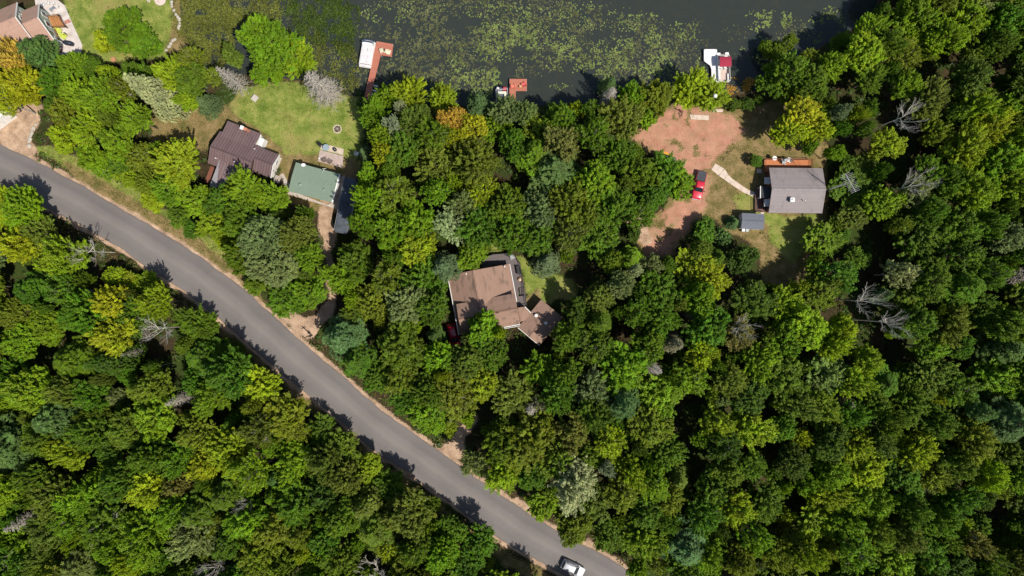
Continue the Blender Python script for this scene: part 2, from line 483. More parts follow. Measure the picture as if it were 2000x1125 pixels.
def ground_material():
    m = bpy.data.materials.new('ground')
    nt, N, L = nodes_of(m)
    out = N.new('ShaderNodeOutputMaterial'); b = N.new('ShaderNodeBsdfPrincipled')
    b.inputs['Roughness'].default_value = 0.95; b.inputs['Specular IOR Level'].default_value = 0.1
    L.new(b.outputs[0], out.inputs[0])
    tc = N.new('ShaderNodeTexCoord')
    def noise(scale, detail=6, rough=0.6):
        n = N.new('ShaderNodeTexNoise'); n.inputs['Scale'].default_value = scale; n.inputs['Detail'].default_value = detail
        n.inputs['Roughness'].default_value = rough
        L.new(tc.outputs['Object'], n.inputs['Vector']); return n.outputs[0]
    def ramp(src, stops):
        r = N.new('ShaderNodeValToRGB')
        e = r.color_ramp.elements
        e[0].position, e[0].color = stops[0][0], (*stops[0][1], 1)
        e[1].position, e[1].color = stops[-1][0], (*stops[-1][1], 1)
        for p, c in stops[1:-1]:
            k = e.new(p); k.color = (*c, 1)
        L.new(src, r.inputs[0]); return r.outputs[0]
    def mix(f, a, c):
        x = N.new('ShaderNodeMix'); x.data_type = 'RGBA'
        L.new(f, x.inputs[0]); L.new(a, x.inputs[6]); L.new(c, x.inputs[7]); return x.outputs[2]
    n_f = noise(5.5); n_m = noise(0.55, 5); n_l = noise(0.16, 4); n_xf = noise(14, 3)
    av = N.new('ShaderNodeMath'); av.operation = 'ADD'; L.new(n_f, av.inputs[0]); L.new(n_m, av.inputs[1])
    hv = N.new('ShaderNodeMath'); hv.operation = 'MULTIPLY'; hv.inputs[1].default_value = 0.5; L.new(av.outputs[0], hv.inputs[0])
    n_c = hv.outputs[0]
    litter = ramp(n_c, [(0.38, (0.015, 0.018, 0.006)), (0.5, (0.038, 0.028, 0.014)), (0.62, (0.075, 0.048, 0.027))])
    litter = mix(ramp(n_l, [(0.45, (0, 0, 0)), (0.6, (1, 1, 1))]), litter, ramp(n_f, [(0.35, (0.018, 0.032, 0.007)), (0.65, (0.05, 0.07, 0.015))]))
    grass = ramp(n_c, [(0.38, (0.070, 0.115, 0.016)), (0.5, (0.155, 0.195, 0.036)), (0.61, (0.27, 0.27, 0.08))])
    grass = mix(ramp(n_l, [(0.5, (0, 0, 0)), (0.68, (0.75, 0.75, 0.75))]), grass, ramp(n_f, [(0.3, (0.20, 0.17, 0.05)), (0.7, (0.33, 0.26, 0.11))]))
    dry = ramp(n_c, [(0.36, (0.06, 0.07, 0.016)), (0.47, (0.145, 0.115, 0.042)), (0.57, (0.235, 0.165, 0.078)), (0.67, (0.33, 0.235, 0.13))])
    sand = ramp(n_c, [(0.36, (0.17, 0.11, 0.07)), (0.5, (0.36, 0.245, 0.165)), (0.64, (0.54, 0.385, 0.27))])
    red = ramp(n_c, [(0.34, (0.22, 0.112, 0.070)), (0.48, (0.37, 0.180, 0.120)), (0.64, (0.50, 0.260, 0.180))])
    n_w = noise(0.32, 7, 0.7)
    red = mix(ramp(n_w, [(0.44, (0, 0, 0)), (0.66, (0.75, 0.75, 0.75))]), red, ramp(n_f, [(0.3, (0.19, 0.125, 0.065)), (0.7, (0.40, 0.27, 0.165))]))
    bed = ramp(n_m, [(0.35, (0.035, 0.035, 0.022)), (0.55, (0.09, 0.065, 0.035)), (0.72, (0.19, 0.12, 0.05))])
    at = N.new('ShaderNodeAttribute'); at.attribute_name = 'surf'
    sp = N.new('ShaderNodeSeparateColor'); L.new(at.outputs['Color'], sp.inputs[0])
    al = N.new('ShaderNodeAttribute'); al.attribute_name = 'lake'
    def edge(w):
        # a ragged border between two grounds
        x = N.new('ShaderNodeMath'); x.operation = 'MULTIPLY_ADD'; L.new(n_f, x.inputs[0]); x.inputs[1].default_value = 1.2
        L.new(w, x.inputs[2])
        y = N.new('ShaderNodeMapRange'); y.inputs[1].default_value = 0.88; y.inputs[2].default_value = 1.32
        L.new(x.outputs[0], y.inputs[0]); return y.outputs[0]
    c = litter
    c = mix(edge(sp.outputs[0]), c, grass)
    c = mix(edge(sp.outputs[1]), c, dry)
    c = mix(edge(at.outputs['Alpha']), c, red)
    c = mix(edge(sp.outputs[2]), c, sand)
    c = mix(edge(al.outputs['Fac']), c, bed)
    L.new(c, b.inputs['Base Color'])
    bp = N.new('ShaderNodeBump'); bp.inputs['Strength'].default_value = 0.8; bp.inputs['Distance'].default_value = 0.12
    L.new(n_c, bp.inputs['Height']); L.new(bp.outputs[0], b.inputs['Normal'])
    return m

build_ground()

# ------------------------------------------------------------------ road
def resample(pts, n):
    P = np.array(pts, float); d = np.concatenate([[0], np.cumsum(np.hypot(*np.diff(P, axis=0).T))])
    t = np.linspace(0, d[-1], n)
    # smooth the polyline a little
    x = np.interp(t, d, P[:, 0]); y = np.interp(t, d, P[:, 1])
    k = np.ones(9) / 9
    xs = np.convolve(np.pad(x, 4, mode='edge'), k, 'valid'); ys = np.convolve(np.pad(y, 4, mode='edge'), k, 'valid')
    return xs, ys

def build_road():
    n = 420; m = 12
    ux, uy = resample(ROAD_UP, n); lx, ly = resample(ROAD_LO, n)
    rs = np.random.RandomState(4)
    verts = []; across = []
    ju = np.convolve(rs.randn(n + 4), np.ones(5) / 5, 'valid') * 1.7; jl = np.convolve(rs.randn(n + 4), np.ones(5) / 5, 'valid') * 1.7
    for i in range(n):
        a = W(ux[i], uy[i]); b = W(lx[i], ly[i])
        d = (b - a).normalized()
        a = a + d * ju[i] * MPP; b = b + d * jl[i] * MPP
        for j in range(m + 1):
            t = j / m
            p = a.lerp(b, t); p.z = 0.035 + 0.05 * (1 - (2 * t - 1) ** 2)
            verts.append(p); across.append(t)
    faces = [(i * (m + 1) + j, (i + 1) * (m + 1) + j, (i + 1) * (m + 1) + j + 1, i * (m + 1) + j + 1) for i in range(n - 1) for j in range(m)]
    faces = [f[::-1] for f in faces]
    mt = bpy.data.materials.new('asphalt')
    nt, N, L = nodes_of(mt)
    out = N.new('ShaderNodeOutputMaterial'); b = N.new('ShaderNodeBsdfPrincipled'); L.new(b.outputs[0], out.inputs[0])
    b.inputs['Roughness'].default_value = 0.85; b.inputs['Specular IOR Level'].default_value = 0.3
    at = N.new('ShaderNodeAttribute'); at.attribute_name = 'across'
    tc = N.new('ShaderNodeTexCoord')
    # polished wheel tracks and an unpolished crown between them
    cr = N.new('ShaderNodeValToRGB'); cr.color_ramp.interpolation = 'EASE'
    e = cr.color_ramp.elements
    e[0].position = 0.0; e[0].color = (0.132, 0.111, 0.100, 1)
    e[1].position = 1.0; e[1].color = (0.132, 0.111, 0.100, 1)
    for p, c in ((0.05, (0.148, 0.131, 0.125)), (0.22, (0.134, 0.121, 0.118)), (0.36, (0.164, 0.147, 0.141)), (0.5, (0.182, 0.163, 0.152)), (0.62, (0.156, 0.141, 0.136)), (0.80, (0.141, 0.127, 0.123)), (0.95, (0.152, 0.136, 0.128))):
        k = e.new(p); k.color = (*c, 1)
    nz = N.new('ShaderNodeTexNoise'); nz.inputs['Scale'].default_value = 0.25; nz.inputs['Detail'].default_value = 5; L.new(tc.outputs['Object'], nz.inputs['Vector'])
    ms = N.new('ShaderNodeMath'); ms.operation = 'MULTIPLY_ADD'; ms.inputs[1].default_value = 0.10; L.new(nz.outputs[0], ms.inputs[0])
    sb = N.new('ShaderNodeMath'); sb.operation = 'SUBTRACT'; sb.inputs[1].default_value = 0.05; L.new(at.outputs['Fac'], sb.inputs[0]); L.new(sb.outputs[0], ms.inputs[2])
    L.new(ms.outputs[0], cr.inputs[0])
    n2 = N.new('ShaderNodeTexNoise'); n2.inputs['Scale'].default_value = 9; n2.inputs['Detail'].default_value = 8; n2.inputs['Roughness'].default_value = 0.75; L.new(tc.outputs['Object'], n2.inputs['Vector'])
    mr = N.new('ShaderNodeMapRange'); mr.inputs[1].default_value = 0.3; mr.inputs[2].default_value = 0.7; mr.inputs[3].default_value = 0.82; mr.inputs[4].default_value = 1.16
    L.new(n2.outputs[0], mr.inputs[0])
    n3 = N.new('ShaderNodeTexNoise'); n3.inputs['Scale'].default_value = 0.12; n3.inputs['Detail'].default_value = 4; L.new(tc.outputs['Object'], n3.inputs['Vector'])
    m3 = N.new('ShaderNodeMapRange'); m3.inputs[1].default_value = 0.35; m3.inputs[2].default_value = 0.65; m3.inputs[3].default_value = 0.92; m3.inputs[4].default_value = 1.08
    L.new(n3.outputs[0], m3.inputs[0])
    mm = N.new('ShaderNodeMath'); mm.operation = 'MULTIPLY'; L.new(mr.outputs[0], mm.inputs[0]); L.new(m3.outputs[0], mm.inputs[1])
    vm = N.new('ShaderNodeVectorMath'); vm.operation = 'SCALE'; L.new(cr.outputs[0], vm.inputs[0]); L.new(mm.outputs[0], vm.inputs['Scale'])
    L.new(vm.outputs[0], b.inputs['Base Color'])
    bp = N.new('ShaderNodeBump'); bp.inputs['Strength'].default_value = 0.3; bp.inputs['Distance'].default_value = 0.02
    L.new(n2.outputs[0], bp.inputs['Height']); L.new(bp.outputs[0], b.inputs['Normal'])
    o = link_mesh('road', verts, faces, mt, smooth=True)
    a = o.data.attributes.new('across', 'FLOAT', 'POINT'); a.data.foreach_set('value', across)
    o['kind'] = 'structure'
    # sealed cracks across the lanes, thin raised tar beads
    tar = mat('tar_seal', (0.21, 0.19, 0.18), 0.7, (0.16, 0.15, 0.14))
    mb = MB(); rnd = random.Random(5)
    for pts in ([(588, 668), (579, 677), (571, 686)], [(566, 695), (556, 703)], [(470, 590), (462, 599)], [(1000, 1005), (992, 1014), (985, 1022)]):
        for (a, b_) in zip(pts[:-1], pts[1:]):
            p = W(*a); q = W(*b_); d = (q - p).normalized(); nrm = Vector((-d.y, d.x, 0)) * 0.045
            mb.slab([p + nrm + Vector((0, 0, .098)), p - nrm + Vector((0, 0, .098)), q - nrm + Vector((0, 0, .098)), q + nrm + Vector((0, 0, .098))], 0.02)
    s = mb.build('crack_seal', tar); s['kind'] = 'structure'
build_road()

# ------------------------------------------------------------------ water
WATER_Z = -0.36
def build_water():
    pts = [(p[0], p[1]) for p in [(300, -2500), (310, 0), (330, 110), (430, 170), (600, 200), (700, 225), (960, 235), (1300, 225), (1500, 215), (1560, 150), (1700, 80), (1790, -40), (2000, -420), (2700, -2500)]]
    mb = MB()
    vs = [W(*p) for p in pts]
    mb.add([(v.x, v.y, WATER_Z) for v in vs], [tuple(range(len(vs)))[::-1]])
    m = bpy.data.materials.new('lake_water')
    nt, N, L = nodes_of(m)
    out = N.new('ShaderNodeOutputMaterial')
    tc = N.new('ShaderNodeTexCoord')
    dark = N.new('ShaderNodeBsdfDiffuse'); dark.inputs[0].default_value = (0.042, 0.053, 0.049, 1)
    tr = N.new('ShaderNodeBsdfTransparent'); tr.inputs[0].default_value = (0.62, 0.60, 0.42, 1)
    mx = N.new('ShaderNodeMixShader'); mx.inputs[0].default_value = 0.62
    L.new(tr.outputs[0], mx.inputs[1]); L.new(dark.outputs[0], mx.inputs[2])
    gl = N.new('ShaderNodeBsdfGlossy'); gl.inputs['Roughness'].default_value = 0.08
    nz = N.new('ShaderNodeTexNoise'); nz.inputs['Scale'].default_value = 1.6; nz.inputs['Detail'].default_value = 4; L.new(tc.outputs['Object'], nz.inputs['Vector'])
    bp = N.new('ShaderNodeBump'); bp.inputs['Strength'].default_value = 0.25; bp.inputs['Distance'].default_value = 0.05
    L.new(nz.outputs[0], bp.inputs['Height']); L.new(bp.outputs[0], gl.inputs['Normal'])
    fr = N.new('ShaderNodeFresnel'); fr.inputs['IOR'].default_value = 1.33; L.new(bp.outputs[0], fr.inputs['Normal'])
    m2 = N.new('ShaderNodeMixShader'); L.new(fr.outputs[0], m2.inputs[0]); L.new(mx.outputs[0], m2.inputs[1]); L.new(gl.outputs[0], m2.inputs[2])
    L.new(m2.outputs[0], out.inputs[0])
    o = mb.build('lake_water', m); o['kind'] = 'structure'
build_water()

# ------------------------------------------------------------------ fast leaf meshes
def leaf_mesh(name, C, Nn, T, A, B, tone, drift, mat_=None):
    """many leaf diamonds: centre, normal, tangent, half length, half width"""
    C = np.asarray(C, float); Nn = np.asarray(Nn, float); T = np.asarray(T, float)
    Nn /= np.linalg.norm(Nn, axis=1, keepdims=True) + 1e-9
    T = T - Nn * np.sum(T * Nn, 1, keepdims=True)
    T /= np.linalg.norm(T, axis=1, keepdims=True) + 1e-9
    Bt = np.cross(Nn, T)
    A = np.asarray(A)[:, None]; B = np.asarray(B)[:, None]
    V = np.stack([C - T * A, C - T * A * 0.1 + Bt * B, C + T * A, C - T * A * 0.1 - Bt * B], 1)   # kite
    n = len(C)
    me = bpy.data.meshes.new(name)
    me.vertices.add(n * 4); me.vertices.foreach_set('co', V.reshape(-1).astype(np.float32))
    me.loops.add(n * 4); me.loops.foreach_set('vertex_index', np.arange(n * 4, dtype=np.int32))
    me.polygons.add(n)
    me.polygons.foreach_set('loop_start', np.arange(0, n * 4, 4, dtype=np.int32))
    me.polygons.foreach_set('loop_total', np.full(n, 4, dtype=np.int32))
    me.update(calc_edges=True)
    for nm, arr in (('tone', tone), ('drift', drift)):
        a = me.attributes.new(nm, 'FLOAT', 'FACE'); a.data.foreach_set('value', np.asarray(arr, dtype=np.float32))
    me.materials.append(mat_ or LEAF)
    return me

def unit(rs, n):
    v = rs.randn(n, 3); return v / np.linalg.norm(v, axis=1, keepdims=True)

def tubes_mesh(name, segs, m, sides=5):
    mb = MB()
    for p0, p1, r0, r1 in segs: mb.tube(p0, p1, r0, r1, sides, cap=False)
    me = bpy.data.meshes.new(name); me.from_pydata(mb.v, [], mb.f); me.materials.append(m); me.update()
    me.polygons.foreach_set('use_smooth', [True] * len(me.polygons))
    return me

# canonical trees: 14 m tall, crown radius 4 m
def broadleaf(seed, nf=140, per=80, leaf=0.15, lobes=6, flen=1.9, fw=0.42, spread=0.46, up=0.45, mind=0.55, jit=0.5, top=14.0, bottom=5.0, thin=0.0, bark=None, rl=(1.4, 2.0), nup=0.6, rad=.5):
    """crown of leafy sprays (tapering tongues of leaves) that rise and fan out from several limbs"""
    rs = np.random.RandomState(seed)
    Hc = top - bottom
    L = [(0, 0, top - Hc * 0.36, 1.9, 1.9, Hc * 0.34)]
    a0 = rs.rand() * 6.28
    for i in range(lobes):
        a = a0 + i * 6.283 / lobes + rs.uniform(-.4, .4)
        rr = 4 * spread * rs.uniform(.7, 1.35)
        r_ = rs.uniform(*rl)
        zc = bottom + Hc * rs.uniform(.30, .66)
        L.append((math.cos(a) * rr, math.sin(a) * rr, zc, r_, r_ * rs.uniform(.8, 1.15), Hc * rs.uniform(.20, .33)))
    L = np.array(L)
    tips = []; dirs = []; tries = 0; own = []
    while len(tips) < nf and tries < nf * 40:
        tries += 1
        li = rs.randint(len(L)); l = L[li]
        u = unit(rs, 1)[0]
        if u[2] < -0.45: continue
        if u[2] < 0.0 and rs.rand() < 0.4: continue
        p = l[:3] + u * l[3:]
        q = ((p - L[:, :3]) / L[:, 3:])
        if (np.sum(q * q, 1) < 0.72).sum() > 0: continue
        p = p + u * np.array([1, 1, .8]) * rs.uniform(-jit, jit) + np.array([0, 0, rs.uniform(-.3, .5)])
        if tips and np.min(np.sum((np.array(tips) - p) ** 2, 1)) < mind * mind: continue
        org = np.array([l[0] * rad, l[1] * rad, l[2] - l[5] * 0.9])
        d = p - org; d /= np.linalg.norm(d)
        d = d * (1 - up) + np.array([0, 0, 1]) * up + rs.randn(3) * 0.16
        tips.append(p); dirs.append(d / np.linalg.norm(d)); own.append(li)
    tips = np.array(tips); dirs = np.array(dirs); own = np.array(own)
    keep = rs.rand(len(tips)) > thin
    tips, dirs, own = tips[keep], dirs[keep], own[keep]; nc = len(tips)
    ln = flen * rs.uniform(.6, 1.25, nc); wd = fw * rs.uniform(.7, 1.3, nc)
    ct = rs.rand(nc); cd = rs.rand(nc)
    k = np.repeat(np.arange(nc), per); n = len(k)
    f = rs.rand(n) ** 0.75                      # 0 tip .. 1 root of the spray
    prof = np.sin(np.clip(0.12 + f * 0.95, 0, 1) * math.pi * 0.86) ** 0.7
    ax = dirs[k]
    e1 = np.cross(ax, np.array([0.13, 0.31, 0.94])); e1 /= np.linalg.norm(e1, axis=1, keepdims=True) + 1e-9
    e2 = np.cross(ax, e1)
    th = rs.rand(n) * 6.283; rr = rs.rand(n) ** 0.5
    # small side twigs: leaves bunch round a few angles
    th = th + 0.5 * np.sin(3 * th + ct[k] * 6.28)
    off = (e1 * np.cos(th)[:, None] + e2 * np.sin(th)[:, None] * 0.75) * (rr * prof * wd[k])[:, None]
    droop = (f ** 2) * 0.15
    C = tips[k] - ax * (f * ln[k])[:, None] + off - np.array([0, 0, 1]) * droop[:, None]
    out = off / (np.linalg.norm(off, axis=1, keepdims=True) + 1e-6)
    Nn = unit(rs, n) * 0.65 + out * 0.45 + np.array([0, 0, nup]) + ax * 0.15
    T = ax * 0.9 + out * 0.6 + unit(rs, n) * 0.6
    A = leaf * rs.uniform(.7, 1.35, n) * 1.3; B = leaf * rs.uniform(.55, 1.0, n)
    tone = np.clip(ct[k] * 0.55 + rs.rand(n) * 0.45, 0, 1); drift = np.clip(cd[k] * 0.6 + rs.rand(n) * 0.4, 0, 1)
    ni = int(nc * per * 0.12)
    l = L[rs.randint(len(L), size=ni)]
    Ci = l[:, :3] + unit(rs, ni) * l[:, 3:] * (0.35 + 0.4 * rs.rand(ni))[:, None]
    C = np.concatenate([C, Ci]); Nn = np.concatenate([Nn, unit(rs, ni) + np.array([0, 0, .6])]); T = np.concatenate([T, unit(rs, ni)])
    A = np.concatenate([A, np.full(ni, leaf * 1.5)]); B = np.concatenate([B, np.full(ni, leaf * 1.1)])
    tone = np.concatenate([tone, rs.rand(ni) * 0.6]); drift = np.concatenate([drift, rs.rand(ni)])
    crown = leaf_mesh('crown', C, Nn, T, A, B, tone, drift)
    segs = []
    tz = bottom + Hc * 0.35
    segs.append(((0, 0, -0.3), (0.05, 0.03, bottom * 0.6), 0.24, 0.19)); segs.append(((0.05, 0.03, bottom * 0.6), (0, 0, tz), 0.19, 0.13))
    segs.append(((0, 0, tz), (0.1, 0, top - 0.8), 0.13, 0.03))
    for l in L[1:]:
        s0 = Vector((0.03, 0, bottom + (l[2] - bottom) * 0.1)); e0 = Vector(l[:3])
        mid = s0.lerp(e0, 0.5) + Vector((0, 0, -0.3))
        segs.append((s0, mid, 0.10, 0.07)); segs.append((mid, e0, 0.07, 0.04))
    for i in rs.choice(nc, min(nc, 60), replace=False):
        segs.append((Vector(L[own[i]][:3]), Vector(tips[i] - dirs[i] * ln[i] * .6), 0.045, 0.018))
        segs.append((Vector(tips[i] - dirs[i] * ln[i] * .6), Vector(tips[i]), 0.018, 0.006))
    trunk = tubes_mesh('trunk', segs, bark or M_bark)
    return crown, trunk

def pine(seed, top=15.0, bottom=5.0, Rr=4.0, whorls=11, per=7, curve=0.5, tuft=0.5, leafw=0.06, taper=0.85, nn=16, dens=0.42, droop=0.0):
    rs = np.random.RandomState(seed)
    C = []; T = []; tone = []; drift = []
    segs = [((0, 0, -.3), (0, 0, top * .5), .26, .17), ((0, 0, top * .5), (0, 0, top - .2), .17, .03)]
    for w in range(whorls):
        t = w / (whorls - 1)
        z = bottom + (top - bottom) * t ** 0.9
        ln0 = Rr * (1 - t) ** taper + 0.35
        nb = max(4, int(per * (1 - t * 0.35)))
        a0 = rs.rand() * 6.28
        for b in range(nb):
            a = a0 + b * 6.283 / nb + rs.uniform(-.25, .25)
            ln = ln0 * rs.uniform(.72, 1.12)
            zz = z + rs.uniform(-.3, .3)
            dirv = np.array([math.cos(a), math.sin(a)])
            side = np.array([-dirv[1], dirv[0]])
            tn = rs.rand(); dr = rs.rand()
            prev = Vector((0, 0, zz))
            m = max(3, int(ln / dens))
            e = Vector((dirv[0] * ln, dirv[1] * ln, zz + curve * ln * 0.35 - droop * ln))
            segs.append((prev, e, .05, .012))
            for j in range(1, m + 1):
                f = j / m
                if f < 0.18: continue
                r = ln * f
                h = zz + curve * ln * 0.35 * f * f - droop * ln * f
                wd = ln * 0.30 * math.sin(min(1, f * 1.05) * math.pi * .93) + 0.08
                for s_ in ((-1, 0, 1) if ln > 1.2 else (0,)):
                    if s_ and wd < 0.2: continue
                    c = np.array([dirv[0] * r + side[0] * s_ * wd, dirv[1] * r + side[1] * s_ * wd, h + rs.uniform(-.08, .12)])
                    d0 = np.array([dirv[0] + side[0] * s_ * .8, dirv[1] + side[1] * s_ * .8, 0.35 - droop])
                    v = unit(rs, nn) * 0.75 + d0 + np.array([0, 0, 0.25])
                    v /= np.linalg.norm(v, axis=1, keepdims=True)
                    C.append(c + v * tuft * 0.5); T.append(v)
                    tone.append(np.clip(tn * .5 + rs.rand(nn) * .5, 0, 1)); drift.append(np.clip(dr * .5 + rs.rand(nn) * .5, 0, 1))
    C = np.concatenate(C); T = np.concatenate(T); n = len(C)
    Nn = unit(rs, n) * .5 + np.array([0, 0, 1.0])
    crown = leaf_mesh('crown', C, Nn, T, tuft * rs.uniform(.42, .62, n), leafw * rs.uniform(.8, 1.3, n), np.concatenate(tone), np.concatenate(drift))
    return crown, tubes_mesh('trunk', segs, M_bark)

def dead_hardwood(seed, top=13.0, spread=3.6, levels=3):
    rs = random.Random(seed); segs = []
    def grow(p, d, ln, r, lev):
        n = 3
        for i in range(n):
            q = p + d * (ln / n)
            r2 = r * 0.82
            segs.append((p, q, r, r2)); p = q; r = r2
            d = (d + Vector((rs.uniform(-.22, .22), rs.uniform(-.22, .22), rs.uniform(-.05, .14)))).normalized()
            if lev < levels:
                for k in range(rs.choice((1, 1, 2)) if lev else 0):
                    a = rs.uniform(0, 6.28)
                    nd = (d + Vector((math.cos(a), math.sin(a), rs.uniform(-.1, .4))) * rs.uniform(.6, 1.0)).normalized()
                    grow(p, nd, ln * rs.uniform(.4, .65), r * .6, lev + 1)
        if lev < levels:
            for k in range(2):
                a = rs.uniform(0, 6.28)
                nd = (d + Vector((math.cos(a), math.sin(a), .1)) * .6).normalized()
                grow(p, nd, ln * .5, r * .8, lev + 1)
    base = Vector((0, 0, -.3)); tp = Vector((rs.uniform(-.3, .3), rs.uniform(-.3, .3), top * .55))
    segs.append((base, tp, .17, .12))
    segs.append((tp, tp + Vector((.1, .1, top * .25)), .12, .08))
    nb = 7
    for i in range(nb):
        a = i * 6.283 / nb + rs.uniform(-.3, .3)
        st = tp + Vector((0, 0, rs.uniform(0, top * .24)))
        grow(st, Vector((math.cos(a), math.sin(a), rs.uniform(.5, 1.2))).normalized(), spread * rs.uniform(.8, 1.2), .10, 1)
    grow(tp + Vector((0, 0, top * .25)), Vector((0, 0, 1)), top * .2, .09, 1)
    return segs

def dead_conifer(seed, top=14.0, Rr=2.6, fine=True):
    rs = random.Random(seed); segs = [(Vector((0, 0, -.3)), Vector((0, 0, top)), .22, .03)]
    n = 150
    for i in range(n):
        t = i / n
        z = 2.0 + (top - 2.2) * t
        ln = Rr * (1 - t) ** .7 * rs.uniform(.6, 1.1) + .25
        a = i * 2.4 + rs.uniform(-.3, .3)
        d = Vector((math.cos(a), math.sin(a), rs.uniform(-.25, .15)))
        e = Vector((0, 0, z)) + d * ln
        segs.append((Vector((0, 0, z)), e, .045, .015))
        sd = Vector((-d.y, d.x, 0))
        for k in range(4):
            f = rs.uniform(.35, .95); s_ = rs.choice((-1, 1))
            b = Vector((0, 0, z)).lerp(e, f)
            segs.append((b, b + (d * .6 + sd * s_ * .7 + Vector((0, 0, rs.uniform(-.4, .1)))) * ln * .32, .026, .010))
    return segs

# ------------------------------------------------------------------ building helpers
class Swapped:
    """the same frame with its two axes exchanged"""
    def __init__(s, fr): s.fr = fr; s.ang = fr.ang + math.pi / 2
    def p(s, u, v, z=0.0): return s.fr.p(v, u, z)

def gable_roof(root, fr, u0, u1, v0, vr, v1, z0, zr, z1, m, t=0.14, name='roof', ribs=None, cap=None):
    """ridge along u at v=vr; eaves at v0 (z0) and v1 (z1)"""
    a = [fr.p(u0, v0, z0), fr.p(u1, v0, z0), fr.p(u1, vr, zr), fr.p(u0, vr, zr)]
    b = [fr.p(u0, vr, zr), fr.p(u1, vr, zr), fr.p(u1, v1, z1), fr.p(u0, v1, z1)]
    mb = MB()
    vs = [a[0], a[1], a[2], a[3], b[2], b[3]]
    low = [v - Vector((0, 0, t)) for v in vs]
    mb.add(vs + low, [(0, 1, 2, 3), (3, 2, 4, 5), (9, 8, 7, 6), (11, 10, 8, 9), (0, 6, 7, 1), (1, 7, 8, 2), (2, 8, 10, 4), (4, 10, 11, 5), (5, 11, 9, 3), (3, 9, 6, 0)])
    if ribs:
        n = int((u1 - u0) / ribs)
        for i in range(n + 1):
            u = u0 + (u1 - u0) * i / n
            uu0 = max(u0, u - .022); uu1 = min(u1, u + .022)
            for (va, za, vb, zb) in ((v0, z0, vr, zr), (vr, zr, v1, z1)):
                mb.slab([fr.p(uu0, va, za + .045), fr.p(uu1, va, za + .045), fr.p(uu1, vb, zb + .045), fr.p(uu0, vb, zb + .045)], .042)
    r = mb.build(name, m, root)
    if cap:
        c = MB()
        w = .13
        sa = (zr - z0) / abs(vr - v0) * w; sb = (zr - z1) / abs(v1 - vr) * w
        sg = 1 if v1 > vr else -1
        c.slab([fr.p(u0 - .01, vr - w * sg, zr - sa + .05), fr.p(u1 + .01, vr - w * sg, zr - sa + .05), fr.p(u1 + .01, vr, zr + .05), fr.p(u0 - .01, vr, zr + .05)], .04)
        c.slab([fr.p(u0 - .01, vr, zr + .05), fr.p(u1 + .01, vr, zr + .05), fr.p(u1 + .01, vr + w * sg, zr - sb + .05), fr.p(u0 - .01, vr + w * sg, zr - sb + .05)], .04)
        c.build('ridge_cap', cap, r)
    return r

def gable_walls(root, fr, u0, u1, v0, vr, v1, z0, zr, z1, m, o=0.35, name='wall'):
    s = 1 if v1 > v0 else -1
    a0 = v0 + o * s; a1 = v1 - o * s
    h0 = z0 + (zr - z0) * o / abs(vr - v0) - .16; h1 = z1 + (zr - z1) * o / abs(v1 - vr) - .16
    prof = [(a0, 0), (a1, 0), (a1, h1), (vr, zr - .16), (a0, h0)]
    ua, ub = u0 + o, u1 - o
    vs = [fr.p(ua, v, z) for v, z in prof] + [fr.p(ub, v, z) for v, z in prof]
    fs = [(0, 1, 2, 3, 4), (9, 8, 7, 6, 5)] + [((i + 1) % 5, i, i + 5, (i + 1) % 5 + 5) for i in range(5)]
    return MB().add(vs, fs).build(name, m, root)

def trim(root, fr, u, v0, vr, v1, z0, zr, z1, m=None, name='fascia', w=.22):
    """barge boards along a gable end"""
    mb = MB()
    d = .05
    for (va, za, vb, zb) in ((v0, z0, vr, zr), (vr, zr, v1, z1)):
        vs = [fr.p(u + q, v, z) for q in (-d, d) for (v, z) in ((va, za + .03), (vb, zb + .03), (vb, zb - w), (va, za - w))]
        mb.add(vs, [(0, 1, 2, 3), (7, 6, 5, 4), (0, 4, 5, 1), (1, 5, 6, 2), (2, 6, 7, 3), (3, 7, 4, 0)])
    return mb.build(name, m or M_white, root)

def window(root, fr, face, c, z0, z1, w, at, frame_m=None, glass=None):
    """face 'u' -> wall plane at u=at, window centred on v=c ; face 'v' -> plane v=at"""
    d = .05
    def bx(mb, lo, hi, za, zb, q):
        if face == 'u': mb.box(fr, at - q, at + q, lo, hi, za, zb)
        else: mb.box(fr, lo, hi, at - q, at + q, za, zb)
    f = MB(); h = w / 2
    for (a, b, za, zb) in ((c - h, c + h, z0, z0 + .1), (c - h, c + h, z1 - .1, z1), (c - h, c - h + .1, z0 + .1, z1 - .1), (c + h - .1, c + h, z0 + .1, z1 - .1)):
        bx(f, a, b, za, zb, d)
    w_ = f.build('window', frame_m or M_white, root)
    g = MB(); bx(g, c - h + .1, c + h - .1, z0 + .1, z1 - .1, d * .5)
    g.build('pane', glass or M_glass, w_)
    return w_

def railing(root, pts, z, m, h=1.0, name='railing', balusters=True, step=.14):
    mb = MB()
    for (p, q) in zip(pts[:-1], pts[1:]):
        p = Vector(p); q = Vector(q); d = q - p
        if d.length < 1e-4: continue
        for zz, r in ((z + h, .045), (z + .12, .03)):
            mb.tube((p.x, p.y, zz), (q.x, q.y, zz), r, r, 4)
        n = max(1, int(d.length / (step if balusters else 1.2)))
        for i in range(n + 1):
            c = p.lerp(q, i / n)
            mb.tube((c.x, c.y, z), (c.x, c.y, z + h), .014 if (balusters and i not in (0, n)) else .05, None, 4)
    return mb.build(name, m, root)

def pipe_vent(root, p, h, r, m=None, cap=True, name='roof_vent'):
    mb = MB().tube((p[0], p[1], p[2] - .15), (p[0], p[1], p[2] + h), r, r, 8)
    if cap: mb.tube((p[0], p[1], p[2] + h + .003), (p[0], p[1], p[2] + h + .08), r * 1.7, r * 1.2, 8)
    return mb.build(name, m or M_grey, root)

PX = MPP                      # short: metres per pixel at ground
